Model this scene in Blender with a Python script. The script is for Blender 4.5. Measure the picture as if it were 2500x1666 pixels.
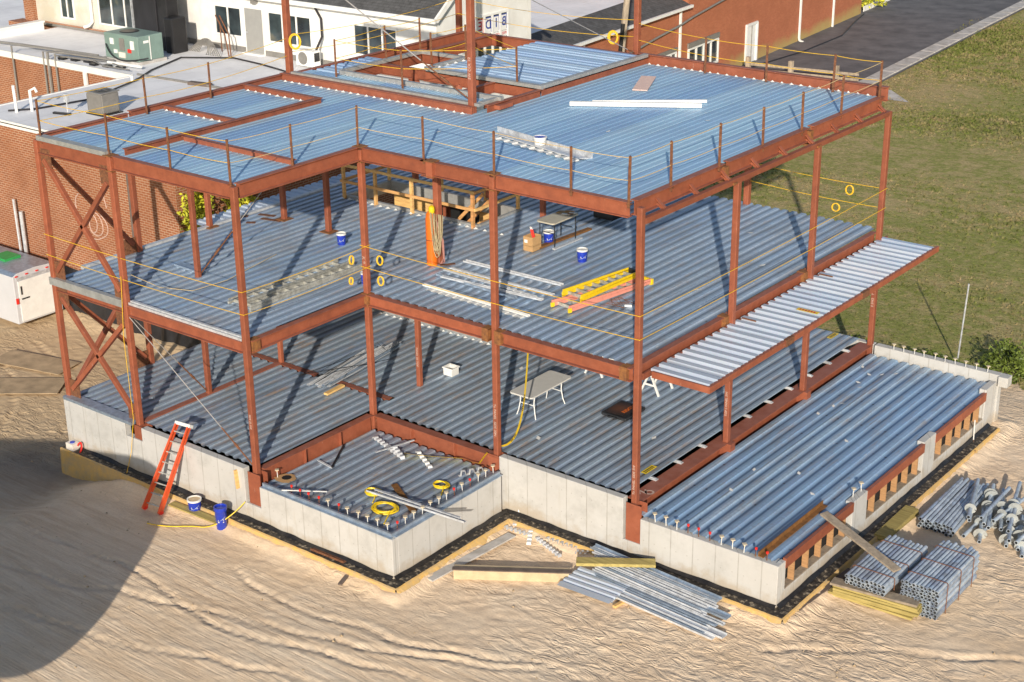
import bpy, bmesh, math, random
from mathutils import Vector, Matrix, noise
from math import radians as R, sin, cos, pi
random.seed(7)
for o in list(bpy.data.objects): bpy.data.objects.remove(o)
C = bpy.context.scene.collection

# ------------------------------------------------------------------ materials
def new_mat(name):
    m = bpy.data.materials.new(name); m.use_nodes = True
    nt = m.node_tree; nt.nodes.clear()
    out = nt.nodes.new('ShaderNodeOutputMaterial')
    b = nt.nodes.new('ShaderNodeBsdfPrincipled')
    nt.links.new(b.outputs[0], out.inputs[0])
    return m, nt, b
def nd(nt, t, **k):
    n = nt.nodes.new(t)
    for a, v in k.items():
        if a.startswith('i_'): n.inputs[a[2:].replace('_', ' ')].default_value = v
        else: setattr(n, a, v)
    return n
def coords(nt, scale=(1, 1, 1), uv=False, obj=True):
    tc = nd(nt, 'ShaderNodeTexCoord'); mp = nd(nt, 'ShaderNodeMapping')
    mp.inputs['Scale'].default_value = scale
    if uv: nt.links.new(tc.outputs['UV'], mp.inputs[0])
    else:
        g = nd(nt, 'ShaderNodeNewGeometry'); nt.links.new(g.outputs['Position'], mp.inputs[0])
    return mp.outputs[0]
def tex_noise(nt, vec, scale, detail=5, rough=.6, dist=0):
    n = nd(nt, 'ShaderNodeTexNoise'); nt.links.new(vec, n.inputs['Vector'])
    n.inputs['Scale'].default_value = scale; n.inputs['Detail'].default_value = detail
    n.inputs['Roughness'].default_value = rough; n.inputs['Distortion'].default_value = dist
    return n.outputs['Fac']
def ramp(nt, fac, stops):
    r = nd(nt, 'ShaderNodeValToRGB'); nt.links.new(fac, r.inputs[0])
    e = r.color_ramp.elements
    while len(e) > 1: e.remove(e[0])
    for i, (p, c) in enumerate(stops):
        if i == 0: e[0].position = p; q = e[0]
        else: q = e.new(p)
        q.color = (c[0], c[1], c[2], 1) if not isinstance(c, (int, float)) else (c, c, c, 1)
    return r.outputs[0]
def mix(nt, fac, a, b, mode='MIX'):
    m = nd(nt, 'ShaderNodeMix', data_type='RGBA', blend_type=mode)
    for s, v in ((0, fac), (6, a), (7, b)):
        if isinstance(v, bpy.types.NodeSocket): nt.links.new(v, m.inputs[s])
        elif isinstance(v, (int, float)): m.inputs[s].default_value = v
        else: m.inputs[s].default_value = (v[0], v[1], v[2], 1)
    return m.outputs[2]
def bump(nt, b, h, strength=.4, dist=.02):
    n = nd(nt, 'ShaderNodeBump'); nt.links.new(h, n.inputs['Height'])
    n.inputs['Strength'].default_value = strength; n.inputs['Distance'].default_value = dist
    nt.links.new(n.outputs[0], b.inputs['Normal']); return n
def math_(nt, op, a, b=None):
    m = nd(nt, 'ShaderNodeMath', operation=op)
    for i, v in enumerate((a, b)):
        if v is None: continue
        if isinstance(v, bpy.types.NodeSocket): nt.links.new(v, m.inputs[i])
        else: m.inputs[i].default_value = v
    return m.outputs[0]
def setc(nt, b, c):
    if isinstance(c, bpy.types.NodeSocket): nt.links.new(c, b.inputs['Base Color'])
    else: b.inputs['Base Color'].default_value = (c[0], c[1], c[2], 1)

def simple(name, col, rough=.6, metal=0, var=.18, scale=6, bmp=0.0, stretch=(1, 1, 1), col2=None, rnd=0):
    m, nt, b = new_mat(name)
    v = coords(nt, stretch)
    f = tex_noise(nt, v, scale, 6, .65)
    c2 = col2 or tuple(x * (1 - var) for x in col)
    c1 = tuple(min(1, x * (1 + var)) for x in col)
    cc_ = ramp(nt, f, [(.3, c2), (.7, c1)])
    if rnd:
        oi = nd(nt, 'ShaderNodeObjectInfo'); cc_ = mix(nt, rnd, cc_, ramp(nt, oi.outputs['Random'], [(0, (.15, .14, .12)), (.5, (.5,) * 3), (1, (.8,) * 3)]), 'OVERLAY')
    setc(nt, b, cc_)
    b.inputs['Roughness'].default_value = rough; b.inputs['Metallic'].default_value = metal
    if bmp: bump(nt, b, f, bmp, .01)
    return m
M = {}
def steel():
    m, nt, b = new_mat('red_oxide_primer')
    v = coords(nt); f = tex_noise(nt, v, 3.5, 8, .7); g = tex_noise(nt, v, 22, 4, .6)
    c = ramp(nt, f, [(.25, (.20, .059, .033)), (.5, (.285, .083, .041)), (.8, (.36, .115, .062))])
    c = mix(nt, ramp(nt, g, [(.62, 0), (.8, .5)]), c, (.16, .05, .03))
    z = nd(nt, 'ShaderNodeNewGeometry'); s = nd(nt, 'ShaderNodeSeparateXYZ'); nt.links.new(z.outputs['Normal'], s.inputs[0])
    up = ramp(nt, s.outputs[2], [(.6, 0), (.95, .6)])
    dust = math_(nt, 'MULTIPLY', up, ramp(nt, f, [(.35, .2), (.65, 1)]))
    c = mix(nt, dust, c, (.27, .13, .11))
    oi = nd(nt, 'ShaderNodeObjectInfo')
    c = mix(nt, .35, c, ramp(nt, oi.outputs['Random'], [(0, (.3,) * 3), (1, (.7,) * 3)]), 'OVERLAY')
    k = tex_noise(nt, coords(nt, (1, 1, .3)), 9, 5, .7)
    c = mix(nt, ramp(nt, k, [(.66, 0), (.72, .7)]), c, (.50, .30, .22))
    c = mix(nt, ramp(nt, tex_noise(nt, v, 1.1, 5, .7), [(.55, 0), (.75, .55)]), c, (.17, .055, .035))
    setc(nt, b, c); b.inputs['Roughness'].default_value = .6
    bump(nt, b, g, .2, .01); return m
M['steel'] = steel()
M['rust'] = simple('rusty_steel', (.17, .07, .03), .8, 0, .45, 14, .2, col2=(.09, .035, .02))
M['rust_orange'] = simple('weld_primed_joint', (.26, .11, .03), .8, 0, .3, 10, .2, col2=(.13, .05, .025))
def galv(name, base, dark, axis, rust=.0, rough=.38, metal=.55, dirt=.5, period=.915, flute=0, low=None, lo=.22, hi=.55):
    m, nt, b = new_mat(name)
    st = (1, .12, 1) if axis == 'y' else (.12, 1, 1)
    v = coords(nt, st); vi = coords(nt)
    f = tex_noise(nt, v, 2.6, 8, .7)
    sp = nd(nt, 'ShaderNodeTexVoronoi'); nt.links.new(vi, sp.inputs['Vector']); sp.inputs['Scale'].default_value = 38
    c = ramp(nt, f, [(.3, dark), (.62, base)])
    c = mix(nt, .12, c, sp.outputs['Color'], 'SOFT_LIGHT')
    sx = nd(nt, 'ShaderNodeSeparateXYZ'); nt.links.new(vi, sx.inputs[0])
    cr = sx.outputs[0 if axis == 'y' else 1]
    q = math_(nt, 'DIVIDE', cr, period); fl = math_(nt, 'FLOOR', q)
    wn = nd(nt, 'ShaderNodeTexWhiteNoise', noise_dimensions='1D'); nt.links.new(fl, wn.inputs['W'])
    c = mix(nt, .42, c, ramp(nt, wn.outputs['Value'], [(0, (.25,) * 3), (1, (.75,) * 3)]), 'OVERLAY')
    fr = math_(nt, 'FRACT', q); seam = ramp(nt, fr, [(.0, 1), (.03, 0), (.97, 0), (1, 1)])
    c = mix(nt, math_(nt, 'MULTIPLY', seam, .55), c, (.02, .04, .07))
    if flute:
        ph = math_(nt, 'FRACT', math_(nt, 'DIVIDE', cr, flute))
        fm = ramp(nt, ph, [(0, .25), (lo - .05, .3), (lo + .03, 1), (hi - .04, 1), (hi + .04, 0), (.97, 0), (1, .25)])  # sun highlight painted along one crest edge; flute bottoms take a dirt tone
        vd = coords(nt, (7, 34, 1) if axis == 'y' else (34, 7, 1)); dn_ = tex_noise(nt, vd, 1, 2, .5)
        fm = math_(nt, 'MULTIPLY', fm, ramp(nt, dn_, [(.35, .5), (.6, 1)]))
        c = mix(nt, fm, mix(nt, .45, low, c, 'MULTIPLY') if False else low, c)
    f2 = tex_noise(nt, vi, .55, 5, .6)
    mud = math_(nt, 'MULTIPLY', ramp(nt, f2, [(.45, 0), (.68, 1)]), dirt)
    c = mix(nt, mud, c, (.20, .19, .18))
    if rust:
        v3 = coords(nt, (5, .5, 1) if axis == 'y' else (.5, 5, 1))
        f3 = tex_noise(nt, v3, 1.3, 6, .75)
        rr = math_(nt, 'MULTIPLY', ramp(nt, f3, [(.51, 0), (.66, 1)]), math_(nt, 'MULTIPLY', ramp(nt, f2, [(.35, .15), (.55, 1)]), rust))
        c = mix(nt, rr, c, (.38, .23, .11))
    al = sx.outputs[1 if axis == 'y' else 0]
    if flute and axis == 'y':
        ry = math_(nt, 'ABSOLUTE', math_(nt, 'SUBTRACT', math_(nt, 'FRACT', math_(nt, 'DIVIDE', al, 1.42)), .5))
        rx = math_(nt, 'ABSOLUTE', math_(nt, 'SUBTRACT', math_(nt, 'FRACT', math_(nt, 'DIVIDE', cr, flute)), .77))
        wd_ = math_(nt, 'MULTIPLY', ramp(nt, ry, [(0, 1), (.012, 1), (.03, 0)]), ramp(nt, rx, [(0, 1), (.06, 1), (.13, 0)]))
        wd_ = math_(nt, 'MULTIPLY', wd_, ramp(nt, tex_noise(nt, vi, 1.3, 3), [(.4, 0), (.6, .8)]))
        c = mix(nt, wd_, c, (.10, .055, .03))
    v4 = coords(nt, (9, 1.4, 1) if axis == 'y' else (1.4, 9, 1))
    f4 = tex_noise(nt, v4, 1.7, 3, .5)
    c = mix(nt, ramp(nt, f4, [(.7, 0), (.76, .55)]), c, (.62, .62, .60))
    setc(nt, b, c)
    b.inputs['Metallic'].default_value = metal
    r = ramp(nt, f, [(.3, rough + .15), (.7, rough - .06)]); nt.links.new(r, b.inputs['Roughness'])
    dn = tex_noise(nt, vi, 9, 4, .6); bump(nt, b, dn, .12, .01)
    return m
M['roof_deck'] = galv('galvanised_roof_deck', (.40, .60, .80), (.32, .52, .73), 'y', 0, .5, .4, .12)
M['roof_deck_x'] = galv('galvanised_roof_deck_cross', (.46, .62, .84), (.36, .53, .75), 'x', 0, .5, .4, .12)
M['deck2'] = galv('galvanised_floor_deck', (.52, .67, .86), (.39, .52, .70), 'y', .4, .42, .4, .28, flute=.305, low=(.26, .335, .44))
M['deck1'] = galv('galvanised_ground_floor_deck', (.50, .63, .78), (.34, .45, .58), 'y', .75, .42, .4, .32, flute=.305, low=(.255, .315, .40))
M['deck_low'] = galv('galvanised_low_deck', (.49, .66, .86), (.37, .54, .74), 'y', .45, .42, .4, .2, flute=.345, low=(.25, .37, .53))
M['deck_canopy'] = galv('galvanised_canopy_deck', (.60, .68, .80), (.48, .56, .68), 'x', .1, .42, .35, .08)
M['galv'] = simple('galvanised_steel', (.60, .62, .65), .42, .3, .25, 6, .1, rnd=.35)
M['galv_blue'] = simple('galvanised_steel_blue', (.38, .46, .56), .42, .6, .25, 7, .08)
M['pipe'] = simple('galvanised_pipe', (.44, .51, .60), .5, .4, .3, 5, .15, rnd=.5)
M['pipe_in'] = simple('pipe_bore', (.045, .05, .055), .9)
M['flashing'] = simple('grey_edge_angle', (.38, .38, .37), .5, .35, .2, 5, .08)
M['flange_plate'] = simple('pale_helix_plate', (.40, .42, .41), .6, .3, .15, 10, .1)
def concrete():
    m, nt, b = new_mat('poured_concrete')
    v = coords(nt); f = tex_noise(nt, v, 1.6, 9, .7); g = tex_noise(nt, v, 30, 5, .6)
    c = ramp(nt, f, [(.28, (.39, .385, .37)), (.5, (.50, .495, .48)), (.75, (.57, .565, .555))])
    s = nd(nt, 'ShaderNodeSeparateXYZ'); nt.links.new(v, s.inputs[0])
    jx = math_(nt, 'FRACT', math_(nt, 'DIVIDE', math_(nt, 'ADD', s.outputs[0], s.outputs[1]), .61))
    j = ramp(nt, jx, [(0, 1), (.035, 0), (.965, 0), (1, 1)])
    n2 = tex_noise(nt, v, 4, 4, .6)
    j = math_(nt, 'MULTIPLY', j, ramp(nt, n2, [(.3, .5), (.6, 1)]))
    c = mix(nt, math_(nt, 'MULTIPLY', j, .7), c, (.22, .20, .17))
    hx = math_(nt, 'ABSOLUTE', math_(nt, 'SUBTRACT', math_(nt, 'FRACT', math_(nt, 'DIVIDE', math_(nt, 'ADD', s.outputs[0], s.outputs[1]), .305)), .5))
    hz = math_(nt, 'ABSOLUTE', math_(nt, 'SUBTRACT', math_(nt, 'FRACT', math_(nt, 'DIVIDE', s.outputs[2], .6)), .5))
    hd = math_(nt, 'ADD', math_(nt, 'MULTIPLY', hx, .305), math_(nt, 'MULTIPLY', hz, .6))
    c = mix(nt, ramp(nt, hd, [(0, .6), (.012, .5), (.02, 0)]), c, (.20, .18, .15))
    mudh = math_(nt, 'ADD', math_(nt, 'MULTIPLY', s.outputs[2], 1.3), math_(nt, 'MULTIPLY', f, 1.5))
    c = mix(nt, ramp(nt, math_(nt, 'ADD', mudh, 1.0), [(.0, .55), (.35, 0)]), c, (.42, .33, .22))
    c = mix(nt, ramp(nt, tex_noise(nt, v, .8, 4), [(.5, 0), (.75, .3)]), c, (.36, .35, .33))
    st = coords(nt, (3, 3, .35)); f2 = tex_noise(nt, st, 2, 5, .6)
    c = mix(nt, ramp(nt, f2, [(.6, 0), (.8, .35)]), c, (.36, .31, .22))
    setc(nt, b, c); b.inputs['Roughness'].default_value = .85
    bump(nt, b, g, .2, .01); return m
M['concrete'] = concrete()
M['membrane'] = simple('black_waterproofing', (.022, .02, .019), .35, 0, .6, 5, .9, col2=(.006, .006, .007))
def footing():
    m, nt, b = new_mat('black_membrane_with_sand')
    v = coords(nt); f = tex_noise(nt, v, 7, 6, .7); g = tex_noise(nt, v, 3, 3, .6)
    c = ramp(nt, f, [(.45, (.018, .016, .015)), (.54, (.06, .05, .04)), (.66, (.42, .35, .25))])
    setc(nt, b, c); b.inputs['Roughness'].default_value = .6; bump(nt, b, f, .9, .04); return m
M['footing'] = footing()
M['clay'] = simple('yellow_clay', (.56, .34, .09), .95, 0, .2, 4, .6, col2=(.44, .33, .19))
M['wood'] = simple('new_lumber', (.64, .37, .14), .7, 0, .25, 3, .1, (1, 1, 6), rnd=.4)
M['stud_wood'] = simple('stud_lumber', (.42, .235, .11), .75, 0, .2, 4, .1, (1, 1, 6))
M['wood_y'] = simple('treated_lumber', (.36, .29, .10), .75, 0, .25, 2.5, .2, (.6, 5, 5), col2=(.24, .19, .06), rnd=.4)
M['wood_grey'] = simple('weathered_plank', (.34, .28, .21), .85, 0, .3, 2.2, .3, (4, 4, 1), col2=(.22, .18, .14), rnd=.4)
M['wood_dark'] = simple('dark_old_plank', (.13, .10, .085), .85, 0, .3, 3, .3)
M['wood_pale'] = simple('pale_plank', (.52, .41, .26), .8, 0, .2, 3, .2)
M['ply'] = simple('dirty_plywood', (.42, .31, .19), .9, 0, .3, 2, .2)
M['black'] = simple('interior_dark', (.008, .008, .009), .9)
M['black_pl'] = simple('black_plastic', (.018, .018, .02), .35, 0, .2, 5)
M['tarp'] = simple('black_tarpaulin', (.016, .016, .019), .45, 0, .5, 2, .8)
M['blue_pl'] = simple('blue_plastic', (.018, .045, .42), .32, 0, .12, 8)
M['white_pl'] = simple('white_plastic', (.72, .72, .70), .45, 0, .08, 8)
M['white'] = simple('white_paint', (.78, .78, .76), .5, 0, .08, 3)
M['yellow_rope'] = simple('yellow_rope', (.75, .45, .02), .6, 0, .15, 30)
M['yellow'] = simple('yellow_fibreglass', (.80, .56, .015), .4, 0, .12, 10)
M['tan_rope'] = simple('tan_hose', (.36, .30, .18), .6, 0, .15, 20)
M['pale_rope'] = simple('pale_cord', (.62, .47, .24), .6, 0, .15, 20)
M['pink_hose'] = simple('pink_hose', (.42, .2, .17), .6)
M['orange'] = simple('orange_enamel', (.72, .15, .012), .35, 0, .1, 6)
M['orange_fg'] = simple('orange_fibreglass', (.72, .10, .03), .45, 0, .15, 6)
M['pink_fg'] = simple('faded_pink_fibreglass', (.70, .27, .20), .5, 0, .12, 8)
M['alu'] = simple('dirty_aluminium', (.50, .50, .46), .5, .4, .25, 8, col2=(.3, .29, .25))
M['red_pl'] = simple('red_plastic', (.75, .03, .02), .4, 0, .1, 9)
M['tan_cap'] = simple('plywood_cap', (.62, .53, .38), .8, 0, .15, 20)
M['card'] = simple('cardboard', (.48, .29, .13), .85, 0, .1, 9)
M['table_w'] = simple('white_table_top', (.60, .59, .56), .45, 0, .06, 5)
M['table_t'] = simple('tan_table_top', (.50, .46, .37), .5, 0, .1, 5)
M['paper'] = simple('pale_scrap', (.70, .64, .58), .7, 0, .1, 8)
M['pink_foam'] = simple('pink_board', (.66, .48, .42), .7, 0, .08, 8)
M['black_ink'] = simple('black_ink', (.02, .02, .02), .6)
M['chalk'] = simple('white_chalk', (.52, .36, .30), .9)
M['sign_blue'] = simple('blue_print', (.02, .05, .28), .5)
M['sign_red'] = simple('red_print', (.55, .02, .05), .5)
M['green_pl'] = simple('green_plastic', (.03, .32, .08), .5)
M['trailer'] = simple('white_trailer_panel', (.56, .57, .60), .35, 0, .04, 2)
M['unit_green'] = simple('grey_green_cabinet', (.20, .29, .26), .5, .1, .1, 3)
M['unit_grey'] = simple('grey_louvre', (.24, .23, .215), .5, .2, .15, 3)
M['door_grey'] = simple('grey_door', (.30, .30, .29), .6, 0, .06, 3)
M['tan_brown'] = simple('brown_steel_angle', (.20, .09, .025), .7, 0, .4, 8, .1)
M['cable'] = simple('wire_cable', (.45, .42, .40), .5, .3)
M['black_cable'] = simple('black_cable', (.02, .017, .02), .5)
def glass():
    m, nt, b = new_mat('dark_window_glass')
    v = coords(nt); f = tex_noise(nt, v, .9, 3, .5)
    setc(nt, b, ramp(nt, f, [(.35, (.02, .025, .03)), (.6, (.05, .07, .08)), (.75, (.16, .15, .11))]))
    b.inputs['Roughness'].default_value = .08; b.inputs['Specular IOR Level'].default_value = .7; return m
M['glass'] = glass()
M['unit_dark'] = simple('charred_sheet_metal', (.018, .018, .022), .55, 0, .5, 1.5, .1, (1, 1, .4))
def brick(name, c1, c2, mortar, grime=None, ms=.012, sx=.215, sy=.076):
    m, nt, b = new_mat(name)
    v = coords(nt, uv=True); t = nd(nt, 'ShaderNodeTexBrick'); nt.links.new(v, t.inputs['Vector'])
    t.inputs['Scale'].default_value = 1; t.inputs['Brick Width'].default_value = sx; t.inputs['Row Height'].default_value = sy
    t.inputs['Mortar Size'].default_value = ms; t.inputs['Mortar Smooth'].default_value = .2; t.inputs['Bias'].default_value = 0
    t.inputs['Color1'].default_value = (*c1, 1); t.inputs['Color2'].default_value = (*c2, 1); t.inputs['Mortar'].default_value = (*mortar, 1)
    f = tex_noise(nt, v, .55, 6, .65); c = t.outputs['Color']
    if name == 'white_painted_brick': c = mix(nt, ramp(nt, tex_noise(nt, v, .5, 6, .7), [(.42, 0), (.62, .7)]), c, (.52, .45, .29))
    c = mix(nt, ramp(nt, f, [(.3, 0), (.65, .6)]), c, tuple(x * .62 for x in c1))
    if grime:
        s = nd(nt, 'ShaderNodeSeparateXYZ'); nt.links.new(v, s.inputs[0])
        h = math_(nt, 'ADD', s.outputs[1], math_(nt, 'MULTIPLY', f, -1.6))
        c = mix(nt, ramp(nt, math_(nt, 'MULTIPLY_ADD', h, .3), [(0, 1), (1, 0)]), c, c)
        g = ramp(nt, math_(nt, 'ADD', math_(nt, 'MULTIPLY', h, .6), 1.95), [(.3, .9), (.62, .6), (.95, 0)])
        c = mix(nt, g, c, grime)
    setc(nt, b, c); b.inputs['Roughness'].default_value = .9
    bump(nt, b, t.outputs['Fac'], -.3, .01); return m
M['brick'] = brick('red_brick_white_mortar', (.36, .125, .05), (.26, .085, .035), (.52, .37, .26), None, .012, .25, .088)
M['brick_r'] = brick('orange_red_brick', (.50, .165, .075), (.42, .125, .055), (.36, .17, .11), (.42, .36, .13), .007)
M['painted_brick'] = brick('white_painted_brick', (.74, .72, .67), (.70, .68, .63), (.60, .57, .52), None, .006)
def stucco():
    m, nt, b = new_mat('white_stucco'); v = coords(nt); f = tex_noise(nt, v, 1.1, 7, .65)
    g = tex_noise(nt, coords(nt, (1, 1, .25)), 1.5, 6, .7)
    c = ramp(nt, f, [(.3, (.66, .65, .62)), (.6, (.78, .78, .76))])
    c = mix(nt, ramp(nt, g, [(.58, 0), (.8, .45)]), c, (.46, .40, .28))
    setc(nt, b, c); b.inputs['Roughness'].default_value = .9; bump(nt, b, tex_noise(nt, v, 25, 3), .15, .01); return m
M['stucco'] = stucco()
def membrane_roof():
    m, nt, b = new_mat('white_roof_membrane'); v = coords(nt)
    f = tex_noise(nt, v, .5, 8, .7); g = tex_noise(nt, coords(nt, (1, .2, 1)), 1.6, 6, .7)
    c = ramp(nt, f, [(.3, (.70, .70, .72)), (.6, (.88, .88, .90))])
    c = mix(nt, ramp(nt, g, [(.62, 0), (.85, .4)]), c, (.42, .38, .32))
    s = nd(nt, 'ShaderNodeSeparateXYZ'); nt.links.new(v, s.inputs[0])
    j = ramp(nt, math_(nt, 'FRACT', math_(nt, 'DIVIDE', s.outputs[0], 1.8)), [(0, 1), (.015, 0), (.985, 0), (1, 1)])
    c = mix(nt, math_(nt, 'MULTIPLY', j, .35), c, (.3, .3, .3))
    setc(nt, b, c); b.inputs['Roughness'].default_value = .7; bump(nt, b, tex_noise(nt, v, 2, 5), .15, .03); return m
M['roof_mem'] = membrane_roof()
def shingle():
    m, nt, b = new_mat('asphalt_shingle'); v = coords(nt)
    t = nd(nt, 'ShaderNodeTexBrick'); nt.links.new(coords(nt, uv=True), t.inputs['Vector'])
    t.inputs['Scale'].default_value = 1; t.inputs['Brick Width'].default_value = .3; t.inputs['Row Height'].default_value = .14
    t.inputs['Mortar Size'].default_value = .012
    t.inputs['Color1'].default_value = (.06, .062, .065, 1); t.inputs['Color2'].default_value = (.10, .10, .105, 1); t.inputs['Mortar'].default_value = (.025, .025, .027, 1)
    setc(nt, b, mix(nt, .5, t.outputs['Color'], ramp(nt, tex_noise(nt, v, 3, 6), [(.3, (.04, .04, .04)), (.7, (.13, .13, .135))])))
    b.inputs['Roughness'].default_value = .95; return m
M['shingle'] = shingle()
def sand():
    m, nt, b = new_mat('trampled_sand'); v = coords(nt)
    f = tex_noise(nt, v, .35, 7, .65); g = tex_noise(nt, v, 16, 5, .7)
    mp = nd(nt, 'ShaderNodeMapping'); nt.links.new(v, mp.inputs[0]); mp.inputs['Rotation'].default_value = (0, 0, R(-38)); mp.inputs['Scale'].default_value = (1.3, 3.2, 1)
    w1 = tex_noise(nt, mp.outputs[0], 1.25, 4, .5, .9)
    rid = math_(nt, 'ABSOLUTE', math_(nt, 'SUBTRACT', w1, .5))
    w2 = tex_noise(nt, mp.outputs[0], 3.1, 4, .55, .5)
    rid2 = math_(nt, 'ABSOLUTE', math_(nt, 'SUBTRACT', w2, .5))
    c = ramp(nt, f, [(.3, (.72, .525, .335)), (.55, (.84, .65, .455)), (.8, (.88, .735, .555))])
    c = mix(nt, ramp(nt, g, [(.3, .3), (.6, 0)]), c, (.42, .30, .20))
    zone = ramp(nt, tex_noise(nt, v, .28, 3, .5), [(.42, .12), (.6, 1)])
    c = mix(nt, math_(nt, 'MULTIPLY', ramp(nt, rid, [(0, .22), (.03, 0)]), zone), c, (.46, .33, .23))  # shade in the ripple creases put into the colour as darker lines
    s = nd(nt, 'ShaderNodeSeparateXYZ'); nt.links.new(v, s.inputs[0])
    lf = math_(nt, 'ADD', math_(nt, 'MULTIPLY', s.outputs[0], -.12), math_(nt, 'MULTIPLY', s.outputs[1], -.02))
    lf = math_(nt, 'ADD', lf, math_(nt, 'MULTIPLY', f, .5))
    damp = ramp(nt, lf, [(.0, 0), (.5, .7)])
    c = mix(nt, damp, c, (.50, .36, .20))
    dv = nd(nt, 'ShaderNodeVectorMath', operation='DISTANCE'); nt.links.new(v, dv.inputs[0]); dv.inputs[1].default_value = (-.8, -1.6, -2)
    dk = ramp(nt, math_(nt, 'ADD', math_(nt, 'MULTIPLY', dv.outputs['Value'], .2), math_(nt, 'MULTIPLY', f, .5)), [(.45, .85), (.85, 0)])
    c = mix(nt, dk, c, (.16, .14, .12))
    setc(nt, b, c); b.inputs['Roughness'].default_value = .95
    m2 = nd(nt, 'ShaderNodeMapping'); nt.links.new(v, m2.inputs[0]); m2.inputs['Rotation'].default_value = (0, 0, R(-12)); m2.inputs['Scale'].default_value = (.3, 3.6, 1)
    stk = tex_noise(nt, m2.outputs[0], 1.6, 7, .65, .4)
    trk = ramp(nt, math_(nt, 'ADD', math_(nt, 'MULTIPLY', s.outputs[1], -.25), math_(nt, 'MULTIPLY', f, .5)), [(.35, 0), (.8, 1)])
    c = mix(nt, math_(nt, 'MULTIPLY', trk, .35), c, ramp(nt, stk, [(.35, (.58, .42, .27)), (.65, (.92, .79, .61))]))
    setc(nt, b, c)
    zone = math_(nt, 'MULTIPLY', zone, math_(nt, 'SUBTRACT', 1.0, math_(nt, 'MULTIPLY', trk, .8)))
    h = math_(nt, 'MULTIPLY', math_(nt, 'ADD', math_(nt, 'MULTIPLY', ramp(nt, rid, [(0, 0), (.16, .85), (.3, 1)]), .9), math_(nt, 'MULTIPLY', ramp(nt, rid2, [(0, 0), (.12, 1)]), .12)), zone)
    h = math_(nt, 'ADD', h, math_(nt, 'MULTIPLY', g, .2))
    h = math_(nt, 'ADD', h, math_(nt, 'MULTIPLY', math_(nt, 'MULTIPLY', stk, trk), 1.6))
    bump(nt, b, h, .6, .05); return m
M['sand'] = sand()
def grass(name, tuft=False):
    m, nt, b = new_mat(name); v = coords(nt)
    f = tex_noise(nt, v, .10, 7, .65); g = tex_noise(nt, v, 1.7, 7, .75); h = tex_noise(nt, v, 9, 5, .7)
    green = ramp(nt, h, [(.3, (.075, .105, .018)), (.7, (.25, .31, .07))])
    brown = ramp(nt, h, [(.3, (.20, .15, .07)), (.7, (.60, .46, .28))])
    g2 = tex_noise(nt, coords(nt, (1, 1, 1)), .55, 6, .7)
    k = math_(nt, 'ADD', math_(nt, 'ADD', math_(nt, 'MULTIPLY', f, .45), math_(nt, 'MULTIPLY', g, .6)), math_(nt, 'MULTIPLY', g2, .35))
    c = mix(nt, ramp(nt, k, [(.62, 0), (.74, 1)]), brown, green)
    c = mix(nt, ramp(nt, tex_noise(nt, v, 3.3, 5, .75), [(.5, 0), (.6, .55)]), c, (.46, .36, .19))
    if tuft: c = mix(nt, .45, c, (.05, .05, .018))
    else: c = mix(nt, .28, c, (.55, .48, .20))
    setc(nt, b, c); b.inputs['Roughness'].default_value = 1
    b.inputs['Specular IOR Level'].default_value = .1
    if not tuft: bump(nt, b, math_(nt, 'ADD', g, h), .9, .09)
    return m
M['grass'] = grass('patchy_lawn'); M['tuft'] = grass('grass_blades', True)
M['leaf'] = simple('leaf_green', (.12, .16, .022), .6, 0, .5, 3, col2=(.035, .06, .01))
M['leaf_y'] = simple('ivy_leaf', (.55, .52, .03), .6, 0, .4, 2.5, col2=(.16, .20, .02))
M['asphalt'] = simple('worn_asphalt', (.135, .13, .135), .9, 0, .25, .7, .2, col2=(.075, .073, .078))
M['kerb'] = simple('kerb_stone', (.48, .46, .44), .85, 0, .25, 2, .2, col2=(.33, .31, .28))
M['soil'] = simple('dark_soil', (.06, .05, .035), .95, 0, .4, 5, .4)

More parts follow.
